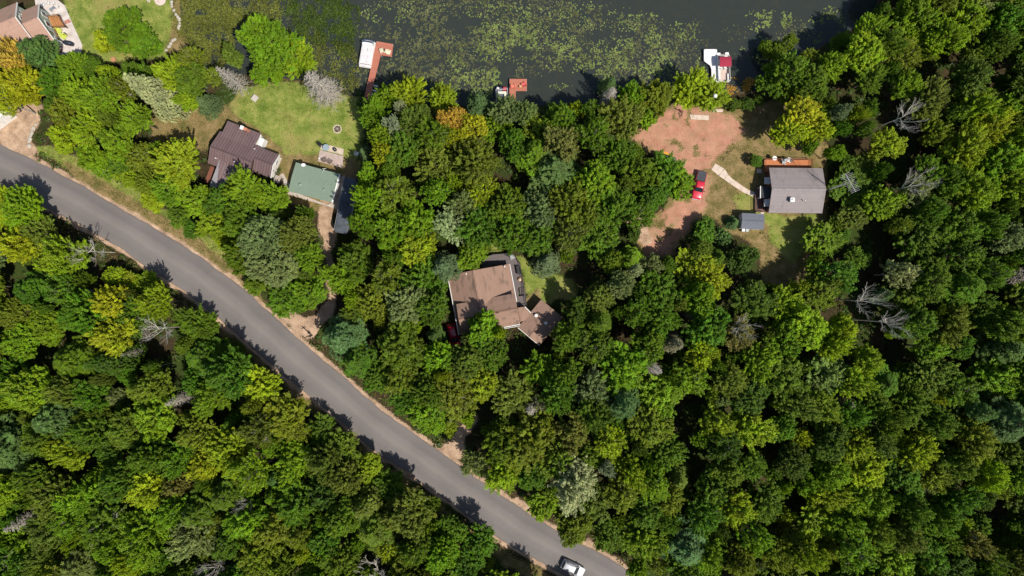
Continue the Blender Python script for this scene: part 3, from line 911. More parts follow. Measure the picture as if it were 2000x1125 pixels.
# ------------------------------------------------------------------ house with the plum metal roof
def house_plum():
    he = 2.6; k = MPP * (CAM_H - he) / CAM_H
    fr = Frame(430, 256, he, -21)
    root = thing('metal_roof_house', fr.p(5, 3), 'low house with plum brown ribbed metal roof beside the green lawn', 'house')
    ms = boards('plum_metal', (0.125, 0.080, 0.082), (0.165, 0.110, 0.112), 0.50, fr.ang + math.pi / 2, 0.5, 0.16, (0.058, 0.036, 0.038), 0.7)
    cap = mat('plum_trim', (0.10, 0.065, 0.066), 0.45, (0.085, 0.055, 0.056))
    sid = mat('white_siding', (0.66, 0.63, 0.58), 0.7, (0.58, 0.55, 0.50), 2)
    brown = mat('brown_siding', (0.12, 0.07, 0.05), 0.8, (0.08, 0.05, 0.035), 2)
    K = lambda a: a * k
    # main block
    gable_roof(root, fr, K(0), K(86), K(0), K(35), K(67), 2.6, 4.05, 2.6, ms, ribs=.5, cap=cap)
    gable_walls(root, fr, K(0), K(86), K(0), K(35), K(67), 2.6, 4.05, 2.6, brown)
    # right block, a little lower
    r2 = gable_roof(root, fr, K(86) + .004, K(124), K(1.5), K(25), K(50), 2.5, 3.65, 2.5, ms, ribs=.5, cap=cap)
    gable_walls(root, fr, K(84), K(124), K(1.5), K(25), K(50), 2.5, 3.65, 2.5, sid, o=.3)
    trim(root, fr, K(124) + .04, K(1.5), K(25), K(50), 2.5, 3.65, 2.5, w=.5)
    window(root, fr, 'u', K(18), 1.2, 1.9, 1.0, K(124) - .28)
    window(root, fr, 'u', K(34), 1.3, 1.9, .6, K(124) - .28)
    # lean-to on the lawn side: shallow roof over the upper slope
    mb = MB()
    top = [fr.p(K(7), K(-24), 2.55), fr.p(K(76), K(-24), 2.55), fr.p(K(74), K(9), 3.12), fr.p(K(7), K(9), 3.12)]
    mb.slab(top, .12)
    n = int(K(67) / .5)
    for i in range(n + 1):
        a = top[0].lerp(top[1], i / n); b = top[3].lerp(top[2], i / n)
        d = fr.U * .022; up = Vector((0, 0, .045))
        mb.slab([a - d + up, a + d + up, b + d + up, b - d + up], .042)
    lr = mb.build('lean_to_roof', ms, root)
    mb = MB().box(fr, K(10), K(73), K(-21), K(4), 0, 2.45)
    mb.build('wall', sid, root)
    MB().box(fr, K(76) + .003, K(76) + .09, K(-22), K(-2), 2.2, 2.62).build('fascia', M_white, root)
    MB().box(fr, K(70), K(83), K(-17), K(1), 0, 1.9).build('entry_box', M_white, root)
    # porch wing towards the road, twisted ridge
    e = lambda u, v, z: fr.p(K(u), K(v), z)
    mb = MB()
    mb.slab([e(22, 52, 3.31), e(36, 106, 3.16), e(19, 109, 2.6)], .12)
    mb.build('porch_roof', boards('bare_metal', (0.30, 0.29, 0.31), (0.38, 0.37, 0.39), .3, fr.ang + 1.2, .5), root)
    mb = MB()
    mb.slab([e(22.1, 52, 3.3), e(80, 55, 2.75), e(82, 104, 2.45), e(36.1, 106, 3.15)], .12)
    mb.build('porch_roof', ms, root)
    mb = MB(); mb.box(fr, K(34), K(76), K(60), K(100), 0, 2.25); mb.build('porch_wall', brown, root)
    for (u, v) in ((22, 105), (33, 104)):
        p = e(u, v, 0); MB().tube(p, p + Vector((0, 0, 2.3)), .07).build('post', brown, root)
    rust = boards('rusty_deck', (0.16, 0.055, 0.035), (0.20, 0.075, 0.045), .16, fr.ang, .8)
    MB().box(fr, K(-4), K(30), K(70), K(104), .25, .5).build('porch_deck', rust, root)
    # chimney of orange brick with a pale cap
    brick = boards('orange_brick', (0.42, 0.17, 0.10), (0.50, 0.23, 0.14), .09, fr.ang, .9)
    cc = W(472, 249, 4.4)
    f2 = Frame(0, 0, 0, -21); f2.o = Vector((cc.x, cc.y, 0))
    ch = MB().box(f2, -.28, .75, -.28, .28, 2.2, 4.1).build('chimney', brick, root)
    MB().box(f2, -.36, .22, -.34, .34, 4.103, 4.3).build('chimney_cap', M_white, ch)
    for (px, py, z, h) in ((423, 309.5, 3.4, .5), (460, 316.5, 3.55, .45), (469, 320.5, 3.45, .35), (498, 291, 3.35, .3)):
        pipe_vent(root, W(px, py, z), h, .07, M_white)
    # back steps
    st = MB()
    for i in range(3): st.box(fr, K(124) + .03 + .3 * i, K(124) + .33 + .3 * i, K(40), K(54), 0, .75 - .22 * i)
    st.build('steps', M_concrete, root)
house_plum()

# ------------------------------------------------------------------ garage with the green shingle roof
def garage():
    he = 2.7; k = MPP * (CAM_H - he) / CAM_H
    fr = Frame(578, 317, he, -15)
    root = thing('green_roof_garage', fr.p(4, 2.6), 'garage with faded green shingle roof and white door side', 'garage')
    ms = boards('green_shingle', (0.150, 0.205, 0.155), (0.172, 0.232, 0.176), .17, fr.ang, .95, .07, (0.14, 0.19, 0.145), 1.2, dirt=(0.18, 0.23, 0.18, .7))
    sid = mat('white_siding', (0.66, 0.63, 0.58))
    Lu, Lv = 87 * k, 58 * k
    gable_roof(root, fr, 0, Lu, 0, Lv / 2, Lv, 2.7, 2.92, 2.7, ms)
    gable_walls(root, fr, 0, Lu, 0, Lv / 2, Lv, 2.7, 2.92, 2.7, sid, .12)
    MB().box(fr, Lu + .004, Lu + .26, .04, Lv - .04, 2.30, 2.70).build('fascia', M_white, root)
    d = MB()
    for i in range(4): d.box(fr, Lu - .1, Lu - .04, .6, Lv - .6, .05 + i * .53, .55 + i * .53)
    d.build('garage_door', M_white, root)
    for (px, py, h, r) in ((587, 361, .22, .16), (633.5, 370.5, .2, .13), (636.5, 359, .12, .09), (648, 362, .1, .07)):
        pipe_vent(root, W(px, py, 2.95), h, r, mat('green_vent', (0.25, 0.33, 0.27), .7))
    a = W(629, 337, 2.85); b = W(633.5, 329.5, 4.0)
    MB().tube(a, b, .05).tube(b + Vector((-.35, 0, 0)), b + Vector((.35, .05, 0)), .03).build('antenna_pole', M_white, root)
    p = W(593, 322.5, 3.1)
    s = MB()
    for i in range(10):
        t0 = i * .6283; t1 = (i + 1) * .6283
        s.add([p, p + Vector((.42 * math.cos(t0), .32 * math.sin(t0), .1)), p + Vector((.42 * math.cos(t1), .32 * math.sin(t1), .1))], [(0, 1, 2)])
    s.tube(p - Vector((0, 0, .4)), p, .04)
    s.build('satellite_dish', M_white, root)
    # the slabs round it
    def slab(name, pts, z, m):
        o = MB().prism([W(*p) for p in pts], -.1, z).build(name, m); o['kind'] = 'structure'; return o
    slab('garage_apron', [(561, 379), (567, 372), (640, 400), (652, 395), (665, 345), (674, 342), (663, 413), (657, 408)], .05, M_concrete)
    slab('patio_slab', [(621, 315), (625, 293), (671, 305), (669, 328)], .09, mat('pink_concrete', (0.42, 0.33, 0.29), .9, (0.34, 0.27, 0.24), 1.4, .1))
    slab('stepping_slab', [(546, 343), (553, 338), (566, 362), (561, 372)], .06, M_concrete)
    slab('patio_slab', [(625.5, 291.5), (628, 284), (646, 284), (672, 291.5), (670, 303)], .12, mat('tan_concrete', (0.50, 0.42, 0.33), .9, (0.40, 0.33, 0.26), 1.4, .1))
garage()

# ------------------------------------------------------------------ brown-roofed house in the middle
def house_brown():
    he = 2.8; k = MPP * (CAM_H - he) / CAM_H
    fr = Frame(875, 538, he, 10.6)
    K = lambda a: a * k
    root = thing('brown_roof_house', fr.p(K(60), K(60)), 'large brown shingle roofed house with cross gable in the woods', 'house')
    mk = lambda n, a: boards(n, (0.235, 0.145, 0.105), (0.29, 0.185, 0.14), .15, a, .95, .08, (0.17, 0.105, 0.078), .5, dirt=(0.10, 0.07, 0.055, .8))
    m1 = mk('brown_shingle_a', fr.ang + math.pi / 2); m2 = mk('brown_shingle_b', fr.ang)
    cap = mat('brown_cap', (0.20, 0.125, 0.09), .95, (0.15, 0.09, 0.065), 2)
    sid = mat('taupe_siding', (0.17, 0.12, 0.095), .8, (0.12, 0.085, 0.065), 2)
    sw = Swapped(fr)
    gable_roof(root, sw, 0, K(75), 0, K(50), K(122), 2.8, 5.2, 2.8, m1, cap=cap)
    gable_walls(root, sw, 0, K(75), 0, K(50), K(122), 2.8, 5.2, 2.8, sid)
    # cross gable
    gable_roof(root, fr, K(7), K(121.4), K(58), K(87), K(119), 4.3, 5.55, 3.0, m2, cap=cap, name='cross_roof')
    gable_walls(root, fr, K(7), K(121.4), K(58), K(87), K(119), 4.3, 5.55, 3.0, sid, o=.22)
    # left slope carries on beside the cross gable
    MB().slab([fr.p(0, K(75) + .003, 2.8), fr.p(K(8.5), K(75) + .003, 3.18), fr.p(K(8.5), K(118), 3.18), fr.p(0, K(118), 2.8)], .13).build('eave_roof', m1, root)
    fas = MB()
    fas.box(fr, K(122) + .003, K(122) + .12, 0, K(75), 2.62, 2.9)
    fas.build('gutter', M_white, root); fas = MB()
    fas.box(fr, -.12, -.003, 0, K(118), 2.62, 2.9)
    fas.build('gutter', M_white, root); fas = MB()
    fas.box(fr, K(82), K(121), K(119) + .003, K(119) + .13, 2.8, 3.06)
    fas.build('gutter', M_white, root); fas = MB()
    fas.box(fr, K(84), K(120), K(119) + .30, K(119) + .38, 2.55, 2.68)
    fas.build('gutter', M_white, root)
    window(root, fr, 'u', K(20), 1.0, 2.2, 1.6, K(122) - .33); window(root, fr, 'u', K(45), .3, 2.3, 1.8, K(122) - .33)
    for u in (30, 90): window(root, fr, 'v', K(u), 1.0, 2.2, 1.4, .33)
    # connector and deck
    c = MB().slab([W(1011, 601, 2.9), W(1025, 599, 2.9), W(1037, 611, 2.7), W(1029, 624, 2.6), W(1016, 629, 2.9)], .15).build('breezeway_roof', m1, root)
    a, b = W(1025, 599, 2.98), W(1037, 611, 2.78)
    MB().tube(a, b, .07, None, 4).build('gutter', M_white, root)
    deckm = boards('grey_deck', (0.105, 0.085, 0.085), (0.14, 0.115, 0.115), .14, fr.ang, .8, .12, (0.05, 0.04, 0.04), 1.5)
    D = MB().prism([W(*p, 1.0) for p in [(940, 505), (962, 497), (996, 494.5), (1008, 503), (1016, 514), (1018, 530), (1022, 552), (1024, 560), (1012, 562), (1015, 600), (975, 602), (940, 580)]], .85, 1.0).build('deck', deckm, root)
    MB().prism([W(*p, 1.0) for p in [(1010, 579), (1026.5, 577), (1029, 597), (1012, 599)]], .852, 1.01).build('landing', deckm, root)
    st = MB()
    p0, p1 = W(1014, 560.5, 1), W(1024, 559.5, 1); q0, q1 = W(1016.5, 578.5, 1), W(1027, 577, 1)
    for i in range(9):
        t0, t1 = i / 9, (i + .8) / 9; z = 1.0 - .7 * min(i, 8) / 9
        a0 = p0.lerp(q0, t0); a1 = p1.lerp(q1, t0); b0 = p0.lerp(q0, t1); b1 = p1.lerp(q1, t1)
        st.slab([Vector((a0.x, a0.y, z)), Vector((a1.x, a1.y, z)), Vector((b1.x, b1.y, z)), Vector((b0.x, b0.y, z))], .05)
    st.build('steps', deckm, root)
    rp = [W(*p, 1.5) for p in [(958, 499), (962, 497), (996, 494.8), (1008, 503.3), (1015.7, 514), (1017.7, 530), (1021.7, 552), (1029, 597)]]
    railing(D, rp, 1.0, M_black, .95)
    railing(D, [W(1012, 599, 1.5), W(1029, 597, 1.5)], 1.0, M_black, .95)
    for i, p in enumerate([(996, 495.5), (1014.5, 514), (1020, 552), (962, 498)]):
        q = W(*p, 1.0); MB().tube((q.x, q.y, -.1), (q.x, q.y, .848), .09, None, 6).build('post', M_bark, D)
    # small things on the roof
    p = W(913.5, 534, 4.3)
    MB().box(Frame(913.5, 534, 4.6, 22), -.35, .35, -.14, .14, 4.45, 4.6).tube((p.x, p.y, 3.5), (p.x, p.y, 4.45), .05).build('satellite_dish', M_white, root)
    pipe_vent(root, W(985.5, 520.5, 3.4), .25, .1, M_white)
    MB().box(fr, K(80), K(86), K(88), K(90), 5.2, 5.75).build('ridge_vent', cap, root)
    # outbuilding on the corner
    fo = Frame(1057, 585, 2.6, -39.7); k2 = k
    r2 = thing('brown_roof_shed', fo.p(2.7, 3.2), 'square brown roofed outbuilding touching the corner of the brown house', 'outbuilding')
    ms2 = mk('brown_shingle_c', fo.ang + math.pi / 2)
    s2 = Swapped(fo)
    a_, b_ = 55 * k2, 71 * k2
    gable_roof(r2, s2, 0, b_, 0, a_ * .5, a_, 2.6, 3.35, 2.6, ms2, cap=cap)
    gable_walls(r2, s2, 0, b_, 0, a_ * .5, a_, 2.6, 3.35, 2.6, sid, .3)
    MB().box(fo, 0, a_, b_ + .003, b_ + .1, 2.4, 2.66).build('gutter', M_white, r2)
    window(r2, fo, 'v', a_ * .5, .1, 2.1, 2.4, b_ - .31, M_white, M_white).name = 'door'
    for (px, py) in ((1047, 616), (1066, 631)): pipe_vent(r2, W(px, py, 3.05), .25, .19, M_white, name='roof_vent')
house_brown()

# ------------------------------------------------------------------ grey-roofed house on the right
def house_grey():
    he = 2.8; k = MPP * (CAM_H - he) / CAM_H
    fr = Frame(1502.3, 327.5, he, -.6)
    K = lambda a: a * k
    root = thing('grey_roof_house', fr.p(4.8, 4), 'house with plain grey shingle gable roof beside an orange deck', 'house')
    m1 = boards('grey_shingle', (0.215, 0.185, 0.185), (0.265, 0.232, 0.23), .16, fr.ang, .95, .07, (0.17, 0.145, 0.145), 1.0, dirt=(0.15, 0.13, 0.13, .5))
    cap = mat('grey_cap', (0.27, 0.24, 0.24), .95, (0.22, 0.195, 0.195), 2)
    sid = mat('red_brown_siding', (0.13, 0.05, 0.04), .8, (0.09, 0.035, 0.03), 2)
    Lu, Lv = K(104.5), K(88)
    gable_roof(root, fr, 0, Lu, 0, Lv / 2, Lv, 2.8, 4.25, 2.8, m1, cap=cap)
    gable_walls(root, fr, 0, Lu, 0, Lv / 2, Lv, 2.8, 4.25, 2.8, sid, .4)
    window(root, fr, 'v', K(30), 1.0, 2.1, 1.5, Lv - .39); window(root, fr, 'v', K(70), 1.0, 2.1, 1.5, Lv - .39)
    for v in (24, 66): window(root, fr, 'u', K(v), 1.0, 2.1, 1.2, .39)
    # deck
    dm = boards('orange_deck', (0.40, 0.125, 0.040), (0.50, 0.19, 0.07), .14, fr.ang + math.pi / 2, .7, .14, (0.16, 0.05, 0.02), 1.5)
    dk = MB().box(fr, K(-1.5), K(92), K(-20), .35, .55, .7).build('deck', dm, root)
    railing(dk, [fr.p(K(-1.5), .2), fr.p(K(-1.5), K(-20)), fr.p(K(92), K(-20)), fr.p(K(92), 0)], .7, mat('rail_wood', (0.30, 0.11, 0.05), .8, (0.22, 0.08, 0.04)), .9)
    for u in (2, 30, 60, 90):
        q = fr.p(K(u), K(-19)); MB().tube((q.x, q.y, -.1), (q.x, q.y, .548), .08, None, 6).build('post', M_bark, dk)
    # awnings and porch on the left end
    aw = mat('awning', (0.50, 0.48, 0.46), .6, (0.42, 0.40, 0.38))
    for (v0, v1) in ((18, 31), (61, 75)):
        MB().slab([fr.p(K(-6.5), K(v0), 2.1), fr.p(.38, K(v0), 2.55), fr.p(.38, K(v1), 2.55), fr.p(K(-6.5), K(v1), 2.1)], .05).build('awning', aw, root)
    pr = MB().slab([fr.p(K(-13.5), K(36), 2.2), fr.p(.38, K(36), 2.45), fr.p(.38, K(58), 2.45), fr.p(K(-13.5), K(58), 2.2)], .08).build('porch_roof', mat('dark_shingle', (0.045, 0.045, 0.05), .9, (0.03, 0.03, 0.033), 3), root)
    MB().box(fr, K(-15), K(-13.6), K(35), K(59), 2.08, 2.26).build('fascia', M_white, pr)
    for v in (37, 57):
        q = fr.p(K(-13), K(v)); MB().tube((q.x, q.y, 0), (q.x, q.y, 2.1), .06, None, 6).build('post', M_white, root)
    MB().box(fr, K(-18), .37, K(36), K(84), .3, .42).build('porch_deck', boards('dark_deck', (0.12, 0.06, 0.05), (0.16, 0.085, 0.07), .14, fr.ang, .8), root)
    railing(root, [fr.p(K(-18), K(60)), fr.p(K(-18), K(84)), fr.p(K(-4), K(84))], .42, M_bark, .85)
    # chimney and vent
    f2 = Frame(1548.5, 390, 4.6, -.6)
    ch = MB().box(f2, -.3, .3, -.3, .3, 3.2, 4.4).build('chimney', M_grey, root)
    MB().box(f2, -.38, .38, -.38, .38, 4.403, 4.52).tube(f2.p(0, 0, 4.523), f2.p(0, 0, 4.75), .13, None, 8).build('chimney_cap', M_white, ch)
    pipe_vent(root, W(1570.5, 392.5, 3.9), .55, .06, M_white)
    # tool shed
    fs = Frame(1449, 416, 2.2, -2.5); kk = MPP * (CAM_H - 2.2) / CAM_H
    r2 = thing('tool_shed', fs.p(2, 1.5), 'small tool shed with blue grey roof below the grey house', 'shed')
    gable_roof(r2, fs, 0, 43.5 * kk, 0, 15 * kk, 30.5 * kk, 2.2, 2.5, 2.15, boards('blue_grey_roof', (0.115, 0.125, 0.15), (0.14, 0.15, 0.18), .2, fs.ang, .9, .06), cap=mat('blue_grey_cap', (0.12, 0.13, 0.155), .9))
    gable_walls(r2, fs, 0, 43.5 * kk, 0, 15 * kk, 30.5 * kk, 2.2, 2.5, 2.15, M_white, .12)
    window(r2, fs, 'v', 2, .1, 1.8, .9, 30.5 * kk - .11, M_grey, M_grey).name = 'door'
house_grey()

# ------------------------------------------------------------------ house and patio in the top left corner
def house_pink():
    fr = Frame(29, 33, 7.0, 23)
    root = thing('gabled_house', fr.p(-4, 2), 'tall house with pinkish brown roof and pale green walls at top left', 'house')
    m1 = boards('pink_shingle', (0.33, 0.205, 0.155), (0.385, 0.245, 0.19), .16, fr.ang, .95, .06, (0.27, 0.165, 0.125), 1.0, dirt=(0.24, 0.16, 0.12, .6))
    cap = mat('pink_cap', (0.36, 0.22, 0.17), .95, (0.30, 0.18, 0.14), 2)
    grn = mat('pale_green_siding', (0.36, 0.42, 0.34), .7, (0.30, 0.36, 0.29), 2)
    gable_roof(root, fr, -14, 0, -3.9, 0, 3.5, 4.5, 7.0, 4.6, m1, cap=cap)
    gable_walls(root, fr, -14, 0, -3.9, 0, 3.5, 4.5, 7.0, 4.6, grn, .3)
    trim(root, fr, .06, -3.9, 0, 3.5, 4.5, 7.0, 4.6)
    for v in (-2.2, -.9, 1.3, 2.4): window(root, fr, 'u', v, 3.9, 5.0, .8, -.27)
    MB().box(fr, -14, 0, 3.503, 3.62, 4.4, 4.68).build('gutter', M_white, root)
    # lower block in front
    f2 = Frame(73, 34, 5.6, 23)
    a = -3.6
    gable_roof(root, f2, -3.9, 0, -3.6, 0, 3.5, 3.3, 5.6, 3.3, m1, cap=cap)
    gable_walls(root, f2, -5.0, 0, -3.6, 0, 3.5, 3.3, 5.6, 3.3, grn, .3)
    trim(root, f2, .06, -3.6, 0, 3.5, 3.3, 5.6, 3.3)
    MB().box(f2, -3.0, 0, 3.503, 3.62, 3.1, 3.38).build('gutter', M_white, root)
    for v in (-2.2, -.2, 1.6): window(root, f2, 'u', v, 1.6, 3.0, 1.1, -.27, M_white)
    # decks in orange brown boards
    dm = boards('cedar_deck', (0.33, 0.14, 0.045), (0.45, 0.22, 0.08), .22, f2.ang + math.pi / 2, .75, .16, (0.12, 0.045, 0.02), 1)
    dd = boards('dark_cedar', (0.15, 0.06, 0.03), (0.22, 0.09, 0.045), .22, f2.ang, .8, .2, (0.06, 0.025, 0.015), 1)
    w = lambda px, py, z: W(px, py, z)
    top = MB().slab([w(92, 32, 1.1), w(113, 29, 1.1), w(127, 52, 1.1), w(100, 53, 1.1)], .16).build('deck', dm, root)
    bm = MB()
    for i in range(6):
        a_, b_ = w(92, 32, 1.1).lerp(w(113, 29, 1.1), i / 5), w(100, 53, 1.1).lerp(w(127, 52, 1.1), i / 5)
        bm.tube(a_ + Vector((0, 0, .09)), b_ + Vector((0, 0, .09)), .06, None, 4)
    bm.build('beam', dm, top)
    for p in ((113, 30), (126, 51), (101, 52)):
        q = w(*p, 1.1); MB().tube((q.x, q.y, 0), (q.x, q.y, 0.93), .09, None, 6).build('post', dd, top)
    railing(top, [w(92, 32, 1.6), w(113, 29, 1.6), w(127, 52, 1.6), w(101, 53, 1.6)], 1.12, dd, .8, step=.3)
    MB().slab([w(74, 8, 1.2), w(86, 19, 1.2), w(93, 31, 1.2), w(83, 29, 1.2)], .15).build('side_deck', dd, root)
    MB().slab([w(96, 54, 1.0), w(107, 56, 1.0), w(116, 78, 1.0), w(108, 82, 1.0)], .15).build('side_deck', dd, root)
    st = MB()
    s0, s1, e0, e1 = w(100, 83, 0), w(112, 80, 0), w(112, 106, 0), w(124, 101, 0)
    for i in range(9):
        t0, t1 = i / 9, (i + .78) / 9; z = 1.1 - .1 * i
        q = [s0.lerp(e0, t0), s1.lerp(e1, t0), s1.lerp(e1, t1), s0.lerp(e0, t1)]
        st.slab([Vector((v.x, v.y, z)) for v in q], .08)
    st.build('steps', dd, root)
    mb = MB(); mb.tube(w(104, 73, 3.0), w(121, 83, 2.6), .06, None, 5); mb.build('downpipe', M_white, root)
    # terrace
    t = MB().prism([W(*p) for p in [(60, -60), (105, -60), (113, 0), (127, 11), (140, 42), (161, 88), (158, 108), (140, 112), (118, 135), (108, 128), (100, 100), (70, 10)]], -.1, .08).build('terrace', mat('terrace_slab', (0.56, 0.50, 0.47), .9, (0.47, 0.42, 0.39), .8, stain=(0.38, 0.33, 0.29), stain_scale=.6)); t['kind'] = 'structure'
    bn = MB().prism([W(*p) for p in [(126, 41.5), (135, 37), (139.5, 43.5), (128, 48)]], -.1, .085).build('brick_band', mat('brick_band', (0.45, 0.20, 0.15), .9)); bn['kind'] = 'structure'
    # second building, mostly behind the yellow tree
    f3 = Frame(12, 219, 3.4, 37)
    r3 = thing('white_roof_building', f3.p(-4, 0), 'bright white flat roof behind the golden tree at the left edge', 'building')
    wr = mat('white_roofing', (0.80, 0.79, 0.77), .6, (0.74, 0.73, 0.71))
    gable_roof(r3, f3, -9, 0, -6.5, -3.2, 0, 3.4, 3.7, 3.4, wr)
    gable_walls(r3, f3, -9, 0, -6.5, -3.2, 0, 3.4, 3.7, 3.4, M_white, .25)
    window(r3, f3, 'u', -3.0, .2, 2.4, 2.6, -.24)
house_pink()

# ------------------------------------------------------------------ vehicles
def section(fr, u, hw, z0, z1, r=.12, hwt=None):
    """rounded rectangle cross-section, 12 points; hwt = half width at the top"""
    hwt = hw if hwt is None else hwt
    pts = [(-hw + r * .6, z0), (hw - r * .6, z0), (hw, z0 + r), (hw, (z0 + z1) / 2), (hwt + (hw - hwt) * .15, z1 - r), (hwt - r * .35, z1 - r * .25), (hwt - r * 1.3, z1), (-hwt + r * 1.3, z1), (-hwt + r * .35, z1 - r * .25), (-hwt - (hw - hwt) * .15, z1 - r), (-hw, (z0 + z1) / 2), (-hw, z0 + r)]
    return [fr.p(u, v, z) for v, z in pts]

def loft(fr, st):
    mb = MB(); n = 12
    vs = []
    for s in st: vs += section(fr, *s)
    fs = []
    for i in range(len(st) - 1):
        for j in range(n):
            a = i * n + j; b = i * n + (j + 1) % n
            fs.append((a, b, b + n, a + n))
    fs.append(tuple(range(n - 1, -1, -1))); fs.append(tuple(range((len(st) - 1) * n, len(st) * n)))
    return mb.add(vs, fs)

def carpaint(name, c):
    m = mat(name, c, .28, tuple(x * .93 for x in c), .6, spec=.5)
    m.node_tree.nodes['Principled BSDF'].inputs['Coat Weight'].default_value = .6
    return m

def wheels(root, fr, us, hw, r=.36):
    for u in us:
        for s in (-1, 1):
            a = fr.p(u, s * (hw - .20), r); b = fr.p(u, s * (hw + .012), r)
            w = MB().tube(a, b, r, r, 16).build('wheel', M_tyre, root)
            MB().tube(fr.p(u, s * (hw - .1), r), fr.p(u, s * (hw + .022), r), r * .6, r * .55, 10).build('rim', M_grey, w)

def lamps(root, fr, u, hw, z, front=True):
    m = mat('headlight', (0.75, 0.75, 0.72), .2) if front else mat('taillight', (0.35, 0.01, 0.01), .3)
    for s in (-1, 1):
        MB().box(fr, u - .06, u + .03, s * hw - .16, s * hw + .10, z - .07, z + .08).build('headlight' if front else 'taillight', m, root)

def glass(root, fr, name, quad):
    """quad of (u,v,z) as a thin pane"""
    return MB().slab([fr.p(*q) for q in quad], .02).build(name, M_glass, root)

def suv(label, cx, cy, h, ang, paint, cat='car', name='parked_car', scale=1.0, roofc=None):
    fr = Frame(cx, cy, h, ang)
    q = scale
    root = thing(name, fr.p(0, 0), label, cat)
    body = loft(fr, [(-2.36 * q, .70, .50, .92, .1), (-2.28 * q, .86, .36, 1.02, .12), (-1.6 * q, .93, .28, 1.08, .14), (0, .94, .28, 1.07, .14), (1.0 * q, .94, .28, 1.05, .14), (1.75 * q, .90, .30, .97, .14), (2.15 * q, .84, .36, .88, .14), (2.33 * q, .68, .46, .74, .1)]).build('body', paint, root, smooth=True)
    cab = loft(fr, [(-2.12 * q, .80, 1.0, 1.12, .05, .78), (-1.95 * q, .83, 1.0, 1.60, .1, .66), (-1.2 * q, .85, 1.0, 1.69, .12, .68), (-.2 * q, .85, 1.0, 1.69, .12, .68), (.35 * q, .84, 1.0, 1.62, .1, .64), (1.05 * q, .82, 1.0, 1.09, .05, .76)]).build('cabin', paint, root, smooth=True)
    glass(root, fr, 'windshield', [(.34 * q, -.62, 1.66), (1.08 * q, -.76, 1.12), (1.08 * q, .76, 1.12), (.34 * q, .62, 1.66)])
    glass(root, fr, 'rear_window', [(-1.93 * q, -.60, 1.66), (-2.20 * q, -.70, 1.14), (-2.20 * q, .70, 1.14), (-1.93 * q, .60, 1.66)])
    for s in (-1, 1):
        sw = MB().slab([fr.p(-1.85 * q, s * .875, 1.10), fr.p(.9 * q, s * .875, 1.10), fr.p(.34 * q, s * .70, 1.62), fr.p(-1.8 * q, s * .70, 1.62)], .02).build('side_window', M_glass, root)
        mb = MB().tube(fr.p(-1.7 * q, s * .57, 1.75), fr.p(.2 * q, s * .57, 1.75), .03, None, 5)
        for u in (-1.6, -.7, .1): mb.tube(fr.p(u * q, s * .57, 1.66), fr.p(u * q, s * .57, 1.75), .02, None, 4)
        mb.build('roof_rail', M_black, root)
        MB().box(fr, .78 * q, .92 * q, s * 1.0 - .1, s * 1.0 + .1, 1.05, 1.18).build('mirror', paint, root)
    lamps(root, fr, 2.2 * q, .68, .72); lamps(root, fr, -2.26 * q, .72, .85, False)
    wheels(root, fr, (-1.4 * q, 1.42 * q), .92)
    MB().box(fr, 2.30 * q, 2.38 * q, -.5, .5, .42, .58).build('bumper', M_black, root)
    return root
suv('white car with roof rails driving along the road at the bottom', 1119.5, 1110.5, 1.0, -26, carpaint('white_car_paint', (0.58, 0.59, 0.63)), name='driving_car', scale=.95)
suv('dark red car half hidden by trees left of the brown house', 886, 657, 1.0, -76, carpaint('crimson_paint', (0.42, 0.012, 0.03)))

def pickup():
    fr = Frame(1366.5, 361.5, 1.0, -102.5)
    root = thing('pickup_truck', fr.p(0, 0), 'red pickup truck with black bed cover on the reddish gravel drive', 'truck')
    P = carpaint('cherry_paint', (0.52, 0.02, 0.045))
    loft(fr, [(-2.62, .80, .55, 1.02, .08), (-2.55, .90, .45, 1.08, .1), (-.6, .92, .40, 1.10, .1), (.6, .93, .36, 1.10, .12), (1.3, .92, .36, 1.07, .14), (2.1, .88, .40, 1.0, .14), (2.5, .80, .46, .9, .12), (2.62, .66, .52, .78, .1)]).build('body', P, root, smooth=True)
    loft(fr, [(-.62, .82, 1.05, 1.62, .1, .66), (-.45, .84, 1.05, 1.72, .12, .68), (.45, .84, 1.05, 1.72, .12, .68), (.62, .83, 1.05, 1.66, .1, .64), (1.22, .80, 1.05, 1.14, .05, .74)]).build('cabin', P, root, smooth=True)
    c = MB().box(fr, -2.55, -.68, -.80, .80, 1.085, 1.15).build('bed_cover', mat('tonneau', (0.035, 0.04, 0.05), .55, (0.025, 0.028, 0.035), 2), root)
    t = MB()
    for u in (-2.55, -1.95, -1.35, -.75): t.box(fr, u, u + .04, -.8, .8, 1.153, 1.17)
    t.build('seam', M_black, c)
    glass(root, fr, 'windshield', [(.62, -.62, 1.69), (1.25, -.74, 1.15), (1.25, .74, 1.15), (.62, .62, 1.69)])
    glass(root, fr, 'rear_window', [(-.66, -.58, 1.55), (-.67, -.62, 1.2), (-.69, .62, 1.2), (-.67, .58, 1.55)])
    for s in (-1, 1):
        MB().slab([fr.p(-.5, s * .83, 1.15), fr.p(1.0, s * .83, 1.15), fr.p(.6, s * .69, 1.62), fr.p(-.45, s * .69, 1.62)], .02).build('side_window', M_glass, root)
        MB().box(fr, .92, 1.06, s * 1.02 - .12, s * 1.02 + .12, 1.08, 1.25).build('mirror', M_black, root)
    lamps(root, fr, 2.5, .66, .78); lamps(root, fr, -2.56, .8, .9, False)
    wheels(root, fr, (-1.75, 1.75), .90, .39)
    MB().box(fr, 2.60, 2.70, -.78, .78, .46, .62).build('bumper', M_grey, root)
    MB().box(fr, -2.74, -2.63, -.8, .8, .5, .66).build('bumper', M_grey, root)
pickup()

